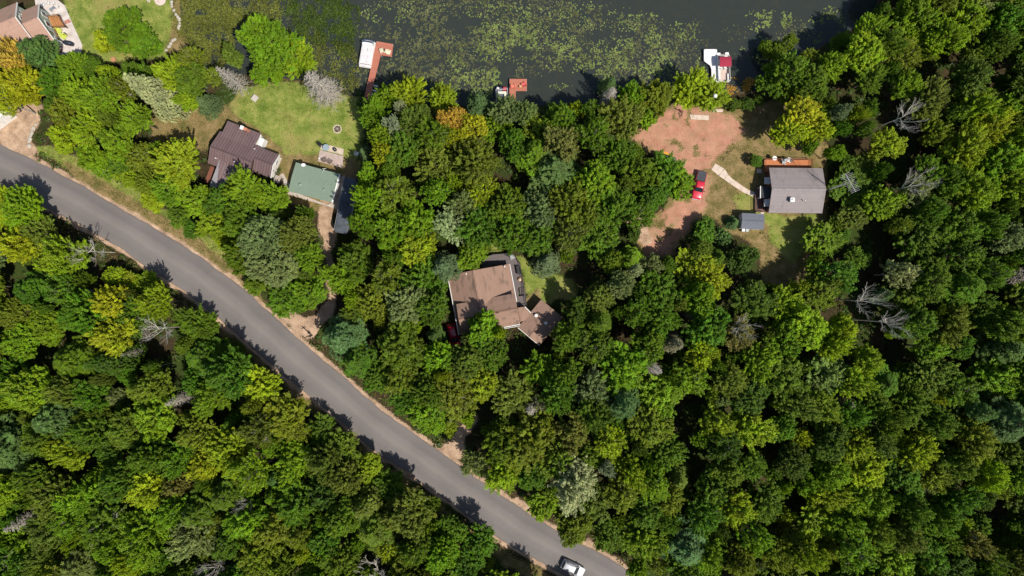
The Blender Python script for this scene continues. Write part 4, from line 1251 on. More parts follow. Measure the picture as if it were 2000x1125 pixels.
def camper():
    fr = Frame(685, 347, 3.0, -101)       # length runs down the photo
    root = thing('travel_trailer', fr.p(5, 1.3), 'long blue grey trailer roof shaded by trees beside the garage', 'trailer')
    m = mat('trailer_roof', (0.075, 0.090, 0.115), .75, (0.05, 0.06, 0.078), .7, stain=(0.035, 0.038, 0.035), stain_scale=.8)
    loft(fr, [(0, 1.0, .6, 2.6, .3), (.3, 1.2, .5, 2.95, .2), (9.9, 1.2, .5, 2.95, .2), (10.2, 1.05, .6, 2.8, .2)]).build('body', m, root)
    for s in (-1, 1):
        MB().box(fr, .5, 9.7, s * 1.225 - .02, s * 1.225 + .02, 2.72, 2.86).build('gutter', M_grey, root)
    aw = MB().tube(fr.p(2.2, -1.42, 2.75), fr.p(8.6, -1.42, 2.75), .09, None, 8).build('awning_roll', M_grey, root)
    for (u, w) in ((2.6, .7), (7.4, .7)):
        MB().box(fr, u, u + w, -.3, .3, 2.953, 3.04).build('roof_hatch', m, root)
    MB().box(fr, 4.6, 5.4, -.35, .35, 2.953, 3.15).build('air_conditioner', m, root)
    wheels(root, fr, (4.7, 5.6), 1.1, .34)
camper()

def cargo_trailer():
    fr = Frame(1298, 312, .9, -18)
    root = thing('utility_trailer', fr.p(0, 0), 'dark grey covered trailer poking out from under trees by the gravel', 'trailer')
    m = mat('tarp', (0.085, 0.09, 0.105), .6, (0.05, 0.052, 0.06), 1.5, .4, 3)
    loft(fr, [(-2.1, .9, .5, 1.05, .1), (-1.9, 1.0, .45, 1.15, .15), (0, 1.0, .45, 1.22, .2), (1.8, 1.0, .45, 1.12, .15), (2.0, .9, .5, 1.0, .1)]).build('cover', m, root, smooth=True)
    MB().tube(fr.p(2.0, 0, .55), fr.p(3.1, 0, .55), .05).tube(fr.p(1.9, .7, .55), fr.p(2.8, 0, .55), .04).tube(fr.p(1.9, -.7, .55), fr.p(2.8, 0, .55), .04).build('drawbar', M_black, root)
    wheels(root, fr, (0,), .98, .3)
    f2 = Frame(1302, 300, .3, -25)
    k = MB()
    n = 10
    for i in range(n):
        a = -1 + 2 * i / n; b = -1 + 2 * (i + 1) / n
        wa, wb = .30 * (1 - abs(a) ** 2.4), .30 * (1 - abs(b) ** 2.4)
        k.add([f2.p(a, -wa, .25), f2.p(b, -wb, .25), f2.p(b, 0, .38), f2.p(a, 0, .38), f2.p(a, wa, .25), f2.p(b, wb, .25), f2.p(a, 0, .05), f2.p(b, 0, .05)], [(0, 1, 2, 3), (3, 2, 5, 4), (1, 0, 6, 7), (4, 5, 7, 6)])
    o = k.build('kayak', mat('orange_plastic', (0.75, 0.36, 0.05), .4), origin=f2.p(0, 0)); tag(o, 'short orange yellow boat shape on the gravel beside the covered trailer', 'kayak')
cargo_trailer()

# ------------------------------------------------------------------ docks and boats
def dock(root, polys, z, m, posts, leg_m):
    mb = MB()
    for poly in polys: mb.prism([W(*p, z) for p in poly], z - .14, z)
    mb.build('deck', m, root)
    for p in posts:
        q = W(*p, z); MB().tube((q.x, q.y, -2.2), (q.x, q.y, z + .10), .06, None, 6).build('post', leg_m, root)

redwood = lambda n, a: boards(n, (0.34, 0.105, 0.065), (0.43, 0.155, 0.10), .15, a, .75, .10, (0.22, 0.07, 0.045), .8)
r = thing('boat_dock', W(716, 150), 'long L shaped red dock with two pale chairs at its end', 'dock')
dock(r, [[(735.6, 80.5), (768, 86), (765, 110.8), (744.8, 107.6), (743.5, 107.4), (721.5, 196), (710.5, 195)]], .30, redwood('red_boards_a', R(-10)), [(736, 82), (767, 87.5), (764, 109.5), (745, 109), (737, 140), (727, 140), (729, 168), (718, 168), (712, 193), (721, 193)], M_grey)
r = thing('boat_dock', W(1012, 170), 'short red dock with a square end carrying two red chairs', 'dock')
dock(r, [[(995, 154), (1029, 154), (1029, 177.6), (1007.2, 177.6), (1007.2, 216), (995, 216)]], .30, redwood('red_boards_b', R(0)), [(996, 155), (1028, 155), (1028, 176.5), (1008.3, 176.5), (996, 195), (1006.3, 195), (996, 214)], M_grey)
r = thing('boat_dock', W(1392, 130), 'white dock with a slanted corner beside the red canopy boat', 'dock')
dock(r, [[(1375, 96), (1400.3, 96), (1401.5, 148), (1402, 200), (1391, 200), (1389.5, 135), (1387, 128), (1375, 119)]], .32, boards('white_planks', (0.66, 0.64, 0.64), (0.73, 0.71, 0.71), .3, R(0), .6, .05, (0.5, 0.49, 0.49), .7), [(1376, 97), (1399, 97), (1376, 118), (1400, 150), (1390, 150), (1391, 190), (1401, 190)], M_grey)

def pontoon_hull(root, fr, L_, Wd, deck_m, z=.05):
    for s in (-1, 1):
        mb = MB().tube(fr.p(-L_ / 2 + .1, s * (Wd / 2 - .35), WATER_Z + .12), fr.p(L_ / 2 - .45, s * (Wd / 2 - .35), WATER_Z + .12), .30, None, 10)
        mb.tube(fr.p(L_ / 2 - .45, s * (Wd / 2 - .35), WATER_Z + .12), fr.p(L_ / 2, s * (Wd / 2 - .35), WATER_Z + .25), .30, .08, 10)
        mb.build('pontoon', M_grey, root, smooth=True)
    MB().box(fr, -L_ / 2, L_ / 2, -Wd / 2, Wd / 2, z + .02, z + .12).build('deck', deck_m, root)

def fence_rail(root, fr, L_, Wd, m, z=.17, h=.75, a=.15, b=.55):
    mb = MB()
    u0, u1, v = -L_ / 2 + b, L_ / 2 - a, Wd / 2 - .06
    for (p, q) in (((u0, -v), (u1, -v)), ((u1, -v), (u1, v)), ((u1, v), (u0, v)), ((u0, v), (u0, .4)), ((u0, -.4), (u0, -v))):
        A, B_ = fr.p(*p, z), fr.p(*q, z)
        d = (B_ - A).normalized(); nrm = Vector((-d.y, d.x, 0)) * .02
        mb.add([A + nrm, B_ + nrm, B_ - nrm, A - nrm, A + nrm + Vector((0, 0, h)), B_ + nrm + Vector((0, 0, h)), B_ - nrm + Vector((0, 0, h)), A - nrm + Vector((0, 0, h))], [(3, 2, 1, 0), (4, 5, 6, 7), (0, 1, 5, 4), (1, 2, 6, 5), (2, 3, 7, 6), (3, 0, 4, 7)])
        mb.tube(A + Vector((0, 0, h + .035)), B_ + Vector((0, 0, h + .035)), .035, None, 6)
    return mb.build('rail', m, root)

def outboard(root, fr, u, v=0.0):
    e = MB().blob(fr.p(u, v, .55), .24, .2, .32, 3, 8, 6, .05).build('engine', M_black, root, smooth=True)
    MB().box(fr, u - .06, u + .06, v - .05, v + .05, -.7, .3).build('shaft', M_black, e)

# covered boat by the long dock
fr = Frame(716.6, 105, .6, 80.4)
r = thing('pontoon_boat', fr.p(0, 0), 'white boat under a fitted white cover moored at the long red dock', 'boat')
pontoon_hull(r, fr, 4.9, 2.35, M_white)
cov = mat('white_cover', (0.62, 0.60, 0.61), .6, (0.53, 0.51, 0.52), 1.0, .15, 4)
mb = MB()
mb.box(fr, -2.40, -1.98, -1.12, 1.12, .172, .50)
mb.box(fr, -1.94, 1.55, -1.12, 1.12, .172, .82)
mb.box(fr, -1.7, -.5, -.95, -.25, .82, .90); mb.box(fr, -1.7, -.5, .25, .95, .82, .90)
mb.box(fr, .35, 1.4, .1, .95, .82, 1.0); mb.box(fr, 1.05, 1.4, -.95, .1, .82, .95)
o = mb.build('cover', cov, r)
bv = o.modifiers.new('bevel', 'BEVEL'); bv.width = .07; bv.segments = 2
f = MB()
for u, z in ((1.9, 1.25), (2.3, 1.05)):
    for s in (-1, 1): f.tube(fr.p(1.3, s * 1.1, .5), fr.p(u, s * 1.08, z), .025, None, 5)
    f.tube(fr.p(u, -1.08, z), fr.p(u, 1.08, z), .03, None, 5)
f.build('canopy_frame', M_white, r)
c = MB()
for i in range(8):
    t0 = -1.05 + i * .2625; t1 = t0 + .2625; q0 = .12 * (1 - (t0 / 1.05) ** 2); q1 = .12 * (1 - (t1 / 1.05) ** 2)
    c.slab([fr.p(1.78 + q0, t0, 1.38), fr.p(1.78 + q1, t1, 1.38), fr.p(1.98 + q1, t1, 1.34), fr.p(1.98 + q0, t0, 1.34)], .12)
    c.slab([fr.p(2.22 + q0, t0, 1.18), fr.p(2.22 + q1, t1, 1.18), fr.p(2.34 + q1, t1, 1.14), fr.p(2.34 + q0, t0, 1.14)], .1)
c.build('folded_canopy', mat('navy_canvas', (0.035, 0.07, 0.15), .8, (0.025, 0.05, 0.11)), r)
fence_rail(r, fr, 4.9, 2.35, M_white, .15, .42, .2, .3)

# boat half under the trees by the short dock
fr = Frame(980.5, 197, .6, 91)
r = thing('pontoon_boat', fr.p(0, 0), 'white railed boat half hidden under trees beside the short red dock', 'boat')
pontoon_hull(r, fr, 5.2, 2.25, mat('boat_carpet', (0.10, 0.12, 0.17), .95, (0.08, 0.09, 0.13)))
fence_rail(r, fr, 5.2, 2.25, mat('pale_rail', (0.62, 0.60, 0.66), .5), .17, .7, .5)
cream = mat('cream_vinyl', (0.68, 0.68, 0.55), .5, (0.6, 0.6, 0.48))
MB().box(fr, 1.35, 1.75, -.75, .85, .172, .62).build('bench', cream, r); MB().box(fr, -1.6, 1.348, .45, .87, .172, .62).build('bench', cream, r)
MB().box(fr, 1.9, 2.5, .25, .85, .172, .75).build('seat', mat('red_vinyl', (0.5, 0.04, 0.06), .5), r)
MB().blob(fr.p(2.35, -.75, .5), .3, .28, .3, 8, 10, 6, .03).build('seat', M_white, r, smooth=True)
outboard(r, fr, 2.75, -.1)

# open boat with the red canopy
fr = Frame(1413.2, 131, .6, 92)
r = thing('pontoon_boat', fr.p(0, 0), 'white open boat with a dark red canopy moored at the white dock', 'boat')
pontoon_hull(r, fr, 5.4, 2.25, mat('beige_carpet', (0.50, 0.40, 0.35), .95, (0.42, 0.34, 0.30), 2))
fence_rail(r, fr, 5.4, 2.25, M_white, .17, .72, .6, .1)
for bb in ((-2.5, -1.2, .65, 1.03), (-2.2, .2, -1.03, -.65), (.6, 1.55, -1.03, -.62), (1.6, 2.05, -.6, 1.03)):
    o = MB().box(fr, *bb, .172, .62).build('bench', M_white, r); bv = o.modifiers.new('bevel', 'BEVEL'); bv.width = .05; bv.segments = 2
for (u, v) in ((-.2, -.45), (-.2, .3)): MB().box(fr, u - .25, u + .25, v - .25, v + .25, .172, .55).box(fr, u - .25, u - .15, v - .25, v + .25, .553, .95).build('seat', M_white, r)
MB().box(fr, .25, .55, .35, 1.0, .172, .95).build('console', M_grey, r)
MB().box(fr, 2.15, 2.75, -1.1, -.45, .172, .45).build('swim_deck', M_white, r); MB().box(fr, 2.15, 2.75, .45, 1.1, .172, .45).build('swim_deck', M_white, r)
outboard(r, fr, 2.62, 0)
cp = W(1417.3, 119.8, 2.3); uc = (cp - fr.p(0, 0)).dot(fr.U); vc = (cp - fr.p(0, 0)).dot(fr.V)
c = MB(); n = 9
for i in range(n):
    a = -1 + 2 * i / n; b = -1 + 2 * (i + 1) / n
    za, zb = 2.36 - .22 * a * a, 2.36 - .22 * b * b
    c.slab([fr.p(uc + a * .92, vc - 1.06, za), fr.p(uc + b * .92, vc - 1.06, zb), fr.p(uc + b * .92, vc + 1.06, zb), fr.p(uc + a * .92, vc + 1.06, za)], .03)
can = c.build('canopy', mat('wine_canvas', (0.30, 0.022, 0.05), .85, (0.25, 0.018, 0.042), 1.5), r)
f = MB()
for s in (-1, 1):
    for a in (-1, -.35, .35, 1): f.tube(fr.p(uc, vc + s * 1.0, .85), fr.p(uc + a * .9, vc + s * 1.03, 2.33 - .22 * a * a), .022, None, 5)
f.build('canopy_frame', M_grey, can)

# little green boat beside the long dock
fr = Frame(732.5, 173.5, .1, 76)
r = thing('rowing_boat', fr.p(0, 0), 'small green rowing boat with pale seats beside the long red dock', 'boat')
h = MB(); n = 12; vs = []; W2 = .62
gm = mat('boat_green', (0.10, 0.17, 0.09), .5, (0.07, 0.12, 0.065), 2)
for i in range(n + 1):
    t = i / n; u = -1.4 + 2.8 * t; w = W2 * (1 - max(0, (t - .45) / .55) ** 2.2) * (0.86 + .14 * min(1, t * 3)); w = max(w, .04)
    for (k, z) in ((-1, .22), (-.72, -.28), (.72, -.28), (1, .22), (.9, .22), (.62, -.2), (-.62, -.2), (-.9, .22)): vs.append(fr.p(u, k * w, z))
fs = []
for i in range(n):
    for j in range(8): fs.append((i * 8 + j, i * 8 + (j + 1) % 8, (i + 1) * 8 + (j + 1) % 8, (i + 1) * 8 + j))
fs.append(tuple(range(8))); fs.append(tuple(range(n * 8, n * 8 + 8))[::-1])
h.add(vs, fs).build('hull', gm, r)
for u, w in ((-1.25, .5), (-.45, .55), (.45, .5)): MB().box(fr, u, u + .22, -w, w, .06, .11).build('seat', M_white, r)

# ------------------------------------------------------------------ furniture
def chair(px, py, h, ang, m, label, z=None, cat='chair', group=None, s=1.0):
    """slatted garden armchair with reclining back"""
    fr = Frame(px, py, h, ang); z = h if z is None else z
    root = thing('garden_chair', fr.p(0, 0, z), label, cat, group)
    mb = MB()
    for i in range(4): mb.box(fr, (-.28 + i * .15) * s, (-.15 + i * .15) * s, -.27 * s, .27 * s, z + .36, z + .40)
    mb.build('seat', m, root)
    mb = MB()
    for i in range(5):
        v0 = (-.29 + i * .12) * s
        mb.slab([fr.p(-.28 * s, v0, z + .40), fr.p(-.28 * s, v0 + .10 * s, z + .40), fr.p(-.55 * s, v0 + .10 * s, z + 1.0), fr.p(-.55 * s, v0, z + 1.0)], .03)
    mb.build('backrest', m, root)
    for q in (-1, 1):
        MB().box(fr, -.35 * s, .33 * s, (q * .35 - .06) * s, (q * .35 + .06) * s, z + .58, z + .62).build('armrest', m, root)
        for u in (-.3, .25): MB().box(fr, (u - .035) * s, (u + .035) * s, (q * .30 - .035) * s, (q * .30 + .035) * s, z, z + .575).build('leg', m, root)
    return root

def round_table(px, py, z, r, m, label, top_m=None, name='garden_table'):
    p = W(px, py, z + .7)
    root = thing(name, (p.x, p.y, z), label, 'table')
    MB().tube((p.x, p.y, z + .68), (p.x, p.y, z + .72), r, None, 20).build('tabletop', top_m or m, root)
    MB().tube((p.x, p.y, z + .03), (p.x, p.y, z + .678), .04, None, 8).build('pedestal', m, root)
    MB().tube((p.x, p.y, z), (p.x, p.y, z + .03), r * .5, None, 12).build('base', m, root)

def square_table(px, py, z, a, b, ang, m, label, h=.7):
    fr = Frame(px, py, z + h, ang)
    root = thing('side_table', fr.p(0, 0, z), label, 'table')
    MB().box(fr, -a / 2, a / 2, -b / 2, b / 2, z + h - .05, z + h).build('tabletop', m, root)
    for u in (-1, 1):
        for v in (-1, 1): MB().box(fr, u * (a / 2 - .05) - .025, u * (a / 2 - .05) + .025, v * (b / 2 - .05) - .025, v * (b / 2 - .05) + .025, z, z + h - .053).build('leg', m, root)

def grill(px, py, z, ang, label, m=None, covered=False):
    fr = Frame(px, py, z + .9, ang); m = m or M_black
    root = thing('barbecue_grill', fr.p(0, 0, z), label, 'grill')
    if covered:
        o = loft(fr, [(-.85, .28, z + .02, z + .95, .12, .2), (-.55, .38, z + .02, z + 1.15, .2, .3), (.5, .38, z + .02, z + 1.15, .2, .3), (.8, .28, z + .02, z + .9, .12, .2)]).build('cover', m, root, smooth=True)
        for u in (-.6, .6): MB().tube(fr.p(u, -.3, z + .1), fr.p(u, .3, z + .1), .1, None, 8).build('wheel', M_tyre, root)
    else:
        MB().tube(fr.p(-.32, 0, z + .85), fr.p(.32, 0, z + .85), .28, None, 12).build('lid', m, root, smooth=True)
        for s in (-1, 1): MB().box(fr, s * .5 - .16, s * .5 + .16, -.22, .22, z + .78, z + .82).build('shelf', M_grey, root)
        for u in (-.3, .3):
            for v in (-.2, .2): MB().tube(fr.p(u, v, z), fr.p(u, v, z + .75), .025, None, 5).build('leg', m, root)

pale = mat('pale_plastic', (0.70, 0.66, 0.48), .6, (0.62, 0.58, 0.42))
redp = mat('red_plastic', (0.72, 0.13, 0.12), .5, (0.62, 0.10, 0.10))
limep = mat('lime_plastic', (0.50, 0.56, 0.10), .5, (0.42, 0.47, 0.08))
chair(745, 99, .8, 200, pale, 'left pale cream chair on the long red dock', .30)
chair(759, 102, .8, -20, pale, 'right pale cream chair on the long red dock', .30)
square_table(752, 101, .30, .38, .38, -10, pale, 'tiny pale table between the two cream dock chairs', .45)
chair(1002.5, 168, .8, 90, mat('coral_plastic', (0.72, 0.22, 0.14), .5, (0.62, 0.18, 0.12)), 'coral chair at the left of the short red dock', .30)
chair(1023.5, 164, .8, 115, redp, 'pink red chair at the right of the short red dock', .30)
square_table(1016.5, 168.5, .30, .42, .42, 0, mat('tan_plastic', (0.72, 0.42, 0.20), .6), 'small tan table between the red chairs on the short dock', .45)
chair(118, 62, .1, -30, limep, 'upper lime yellow chair on the terrace by the cedar deck', .08, s=1.25)
chair(128, 73, .1, -30, limep, 'lower lime yellow chair on the terrace next to the covered grill', .08, s=1.25)
square_table(125.5, 66, .08, .45, .45, -30, M_black, 'little black table between the two lime yellow chairs', .45)
grill(131, 83, .08, -10, 'grill under a dark navy cover on the terrace', mat('navy_cover', (0.02, 0.028, 0.05), .5, (0.015, 0.02, 0.035)), True)
for (x, y, a, l) in ((88, 10.5, 40, 'leftmost of the white chairs round the grey terrace table'), (97, 8, 80, 'second white chair from the left round the grey terrace table'), (107.5, 9, 120, 'third white chair from the left round the grey terrace table'), (115.5, 15, 160, 'rightmost of the white chairs round the grey terrace table')):
    chair(x, y, .1, a, M_white, l, .08, s=.66)
square_table(101, 16.5, .08, 1.0, .45, 35, mat('slate_top', (0.20, 0.22, 0.26), .5, (0.16, 0.18, 0.21)), 'grey rectangular table among white chairs on the terrace')
# deck of the grey house
round_table(1513, 309, .7, .42, M_grey, 'round pale table at the left end of the orange deck', M_white)
grill(1534, 312, .7, 10, 'grill in the middle of the orange deck', M_grey)
chair(1530, 318, .7, -20, M_grey, 'grey chair beside the grill on the orange deck', .7)
chair(1539, 313.5, .7, 160, M_white, 'white chair beside the grill on the orange deck', .7)
chair(1493, 402, .42, 0, M_black, 'dark chair on the small porch left of the grey roof', .42)
# deck of the brown house
chair(1001, 503, 1.0, -60, M_grey, 'grey chair in the corner of the dark deck', 1.01)
chair(993, 498, 1.0, -110, M_black, 'black chair near the top of the dark deck', 1.01)
fb = Frame(1013, 527, 1.4, 100)
rb = thing('bench', fb.p(0, 0, 1.0), 'long dark bench along the right rail of the dark deck', 'bench')
MB().box(fb, -.8, .8, -.28, .28, 1.38, 1.44).build('seat', M_black, rb); MB().box(fb, -.8, .8, -.36, -.30, 1.3, 1.85).build('backrest', M_black, rb)
for u in (-.7, .7): MB().box(fb, u - .04, u + .04, -.25, .25, 1.0, 1.378).build('leg', M_black, rb)
pt = W(1015.5, 546, 1.4)
rp_ = thing('flower_pot', (pt.x, pt.y, 1.0), 'round terracotta pot on the dark deck above the steps', 'pot')
MB().tube((pt.x, pt.y, 1.01), (pt.x, pt.y, 1.45), .22, .33, 12, True).build('pot', mat('terracotta', (0.5, 0.25, 0.15), .8), rp_)
MB().blob((pt.x, pt.y, 1.48), .25, .25, .14, 4, 9, 5, .2).build('plant', mat('pot_flower', (0.70, 0.50, 0.36), .8, (0.3, 0.35, 0.12), 6), rp_)
# lawn patio of the plum house
round_table(636.5, 288, .12, .62, M_grey, 'round blue glass table on the tan patio slab', mat('blue_glass', (0.27, 0.34, 0.38), .2, (0.22, 0.28, 0.32)))
p = W(655, 293, .5); rr = thing('kettle_grill', (p.x, p.y, .12), 'black kettle grill on the tan patio slab', 'grill')
MB().blob((p.x, p.y, .80), .34, .34, .30, 2, 14, 8, 0).build('bowl', M_black, rr, smooth=True)
MB().tube((p.x, p.y, 1.08), (p.x, p.y, 1.14), .06).build('handle', M_white, rr)
for a in (0, 2.09, 4.19): MB().tube((p.x + .15 * math.cos(a), p.y + .15 * math.sin(a), .6), (p.x + .32 * math.cos(a), p.y + .32 * math.sin(a), .12), .02).build('leg', M_black, rr)
chair(626.5, 283.5, .1, -40, M_black, 'black chair left of the blue glass table', .12, s=.9)
chair(697, 300, .2, 70, M_white, 'white chair at the foot of the trees right of the patio', .02)
for (px, py, a, l) in ((636, 313, 20, 'left one of two dark chairs on the pinkish slab'), (646, 315.5, 60, 'right one of two dark chairs on the pinkish slab')):
    chair(px, py, .2, a, mat('taupe_plastic', (0.19, 0.14, 0.12), .7), l, .09)
p = W(623.8, 309, .4); o = MB().tube((p.x, p.y, .09), (p.x, p.y, .5), .17, .15, 10).build('plastic_bucket', M_white, origin=(p.x, p.y, .09)); tag(o, 'white bucket at the left corner of the pinkish slab', 'bucket')
square_table(497.5, 191.5, 0, 1.1, 1.1, -38, mat('weathered_wood', (0.46, 0.42, 0.38), .9, (0.38, 0.34, 0.30)), 'weathered square table on the dirt above the plum roof', .7)

# fire pit
p = W(659, 252); rr = thing('fire_pit', (p.x, p.y, 0), 'ring of pale stones round ash on the green lawn', 'fire pit')
MB().tube((p.x, p.y, -.02), (p.x, p.y, .05), .62, None, 16).build('ash_bed', mat('ash', (0.14, 0.095, 0.075), .95, (0.05, 0.04, 0.035), 5, .5), rr)
for i in range(14):
    a = i * 6.283 / 14
    MB().blob((p.x + .73 * math.cos(a), p.y + .73 * math.sin(a), .08), .17, .14, .13, i, 7, 5, .2).build('stone', mat('pale_stone', (0.62, 0.56, 0.40), .9, (0.45, 0.40, 0.30), 3), rr)
MB().tube((p.x - .3, p.y - .1, .1), (p.x + .25, p.y + .2, .16), .06, None, 6).tube((p.x - .2, p.y + .25, .1), (p.x + .2, p.y - .25, .14), .06, None, 6).build('firewood', M_dead, rr)

# stones along the lawn edge and the sandy drive
def rock_mesh(seed):
    me_ = MB().blob((0, 0, .1), .34, .27, .2, seed, 8, 6, .22)
    me = bpy.data.meshes.new('rock'); me.from_pydata([tuple(v) for v in me_.v], [], me_.f); me.materials.append(M_stone); me.update(); return me
ROCKS = [rock_mesh(s) for s in range(4)]
rnd = random.Random(2)
def rocks(pts, label, group, s=1.0, step=6.0):
    n = 0
    for (a, b) in zip(pts[:-1], pts[1:]):
        d = math.hypot(b[0] - a[0], b[1] - a[1]); k = max(1, int(d / step))
        for i in range(k):
            t = (i + rnd.uniform(-.3, .3)) / k
            o = bpy.data.objects.new('rock', ROCKS[n % 4]); n += 1
            q = W(a[0] + (b[0] - a[0]) * t + rnd.uniform(-1.5, 1.5), a[1] + (b[1] - a[1]) * t + rnd.uniform(-1.5, 1.5))
            o.location = (q.x, q.y, -.02); o.rotation_euler = (0, 0, rnd.uniform(0, 6.28)); sc = s * rnd.uniform(.7, 1.25)
            o.scale = (sc, sc, sc * .8); col.objects.link(o); tag(o, label, 'rock', group)
rocks([(333, 4), (341, 22), (350, 40), (349, 54), (346, 62)], 'pale stone in the curved row edging the top left lawn', 'stones edging the top left lawn', .8, 4)
rocks([(342, 76), (332, 88), (322, 103)], 'pale stone at the lower corner of the top left lawn', 'stones at the lawn corner', .9, 5)
rocks([(70, 245), (62, 256), (60, 268), (57, 280), (58, 290)], 'grey stone in the rough strip beside the sandy drive', 'stones beside the sandy drive', 1.0, 3.2)
rocks([(288, 1), (300, 4)], 'pale stone beside the round pad at the top edge', 'stones by the round pad', .9, 5)
o = MB().tube(W(313, 0) + Vector((0, 0, -.05)), W(313, 0) + Vector((0, 0, .12)), 1.05, None, 22).build('round_pad', mat('pink_stone', (0.58, 0.47, 0.42), .9, (0.5, 0.40, 0.36)), origin=W(313, 0)); tag(o, 'round pinkish stone pad at the top edge of the lawn', 'stone pad')
p = W(221.5, 116); o = MB().box(Frame(221.5, 116, .3, 20), -.4, .4, -.35, .35, 0, .45).build('wooden_crate', mat('crate_wood', (0.50, 0.25, 0.13), .9), origin=p); tag(o, 'small orange brown box under the big round bush', 'box')

# path to the grey house
def path_slabs():
    cen = [(1393, 325.5, 7), (1402, 331.5, 8), (1409, 336.5, 9), (1418, 346, 6), (1428, 354, 5), (1438, 361, 5), (1449, 368.5, 4.8), (1460, 375, 4.6), (1472, 379.5, 4.5), (1484, 383, 4.5)]
    m = mat('path_concrete', (0.56, 0.46, 0.38), .9, (0.48, 0.39, 0.32), 1.4)
    n = 0
    for (a, b) in zip(cen[:-1], cen[1:]):
        p, q = W(a[0], a[1]), W(b[0], b[1]); d = (q - p).normalized(); s = Vector((-d.y, d.x, 0)); g = .008
        p = p + d * g; q = q - d * g
        pts = [p + s * a[2] * PX, q + s * b[2] * PX, q - s * b[2] * PX, p - s * a[2] * PX]
        yield pts
mb = MB()
for pts in path_slabs(): mb.prism(pts, -.1, .06)
o = mb.build('footpath', mat('path_concrete', (0.56, 0.46, 0.38), .9)); o['kind'] = 'structure'
for (pts, z) in (([(1347, 224), (1384, 226), (1384, 235), (1349, 233)], .12), ([(1391, 213), (1412, 214), (1411, 219), (1391, 219)], .06), ([(1486, 410), (1492, 410), (1492, 420), (1485, 420)], .07), ([(1478, 330), (1488, 330), (1488, 338), (1478, 338)], .06)):
    o = MB().prism([W(*p) for p in pts], -.1, z).build('concrete_slab', mat('path_concrete', (0.56, 0.46, 0.38), .9)); o['kind'] = 'structure'

# shore things by the gravel yard
def bicycle(px, py, ang, m, label):
    fr = Frame(px, py, .5, ang); root = thing('bicycle', fr.p(0, 0), label, 'bicycle')
    for u in (-.5, .5):
        mb = MB(); n = 16
        for i in range(n):
            a0, a1 = i * 6.283 / n, (i + 1) * 6.283 / n
            mb.tube(fr.p(u + .32 * math.cos(a0), .1 * math.sin(a0), .34 + .32 * math.sin(a0)), fr.p(u + .32 * math.cos(a1), .1 * math.sin(a1), .34 + .32 * math.sin(a1)), .025, None, 4)
        mb.build('wheel', M_tyre, root)
    mb = MB()
    for a, b in (((-.5, .34), (-.15, .8)), ((-.15, .8), (0, .3)), ((0, .3), (-.5, .34)), ((-.15, .75), (.4, .8)), ((0, .3), (.4, .8)), ((.4, .9), (.5, .34))): mb.tube(fr.p(a[0], 0, a[1]), fr.p(b[0], 0, b[1]), .03, None, 5)
    mb.build('frame', m, root)
    MB().tube(fr.p(.38, -.28, .98), fr.p(.38, .28, .98), .025, None, 5).build('handlebar', M_black, root)
    MB().box(fr, -.32, -.06, -.08, .08, .86, .92).build('saddle', M_black, root)
bicycle(1328, 216, -30, mat('bike_red', (0.6, 0.03, 0.08), .4), 'small red bicycle at the shaded top of the gravel yard')
bicycle(1331.5, 222, 80, M_black, 'dark bicycle just below the small red bicycle')
p = W(1397, 187, 1.2)
o = MB().tube((p.x, p.y, 0), (p.x, p.y, 1.5), .04).blob((p.x, p.y, 7.2), .38, .38, .34, 1, 12, 8, 0)
o = MB()
q = W(1397, 187, 8.2)
rl = thing('yard_lamp', (q.x, q.y, 0), 'tall pole lamp with round white globe in the bright shoreline maple', 'lamp')
MB().tube((q.x, q.y, -.2), (q.x, q.y, 7.9), .07, .05).build('pole', M_grey, rl)
MB().blob((q.x, q.y, 8.2), .36, .36, .34, 1, 14, 9, 0).build('globe', M_white, rl, smooth=True)
sw_ = Frame(1455, 206, 1.0, 40); rs_ = thing('seesaw', sw_.p(0, 0), 'little pink and white seesaw over the dark shore bushes', 'seesaw')
MB().tube(sw_.p(-.6, 0, 1.55), sw_.p(.6, 0, 1.75), .04).build('beam', M_white, rs_)
MB().tube(sw_.p(0, 0, 0), sw_.p(0, 0, 1.6), .05).build('post', M_white, rs_)
for u, z in ((-.6, 1.6), (.5, 1.8)): MB().blob(sw_.p(u, 0, z), .2, .14, .1, 3, 8, 5, .1).build('seat', mat('pink_plastic', (0.66, 0.34, 0.30), .6), rs_)
tb = Frame(1454, 450, .5, -5)
rt_ = thing('trash_bin', tb.p(0, 0), 'pale bins standing against the foot of the tool shed', 'bin')
for i in (0, 1): MB().box(tb, -.55 + i * .7, -.02 + i * .7, -.25, .25, 0, .9).build('bin', M_grey if i else M_white, rt_)

# tall post by the road
p = W(610, 655); r = thing('roadside_post', (p.x, p.y, 0), 'tall dark post with a box beside the sandy drive and road', 'post')
MB().tube((p.x, p.y, -.3), (p.x, p.y, 3.9), .11, .09, 8).build('pole', mat('creosote', (0.05, 0.035, 0.025), .9), r)
MB().box(Frame(610, 655, 0, 40), -.22, .22, -.18, .18, 1.1, 1.5).build('mailbox', M_black, r)
MB().box(Frame(610, 655, 0, 30), -.45, .45, -.05, .05, 3.3, 3.42).build('crossbar', mat('creosote', (0.05, 0.035, 0.025)), r)

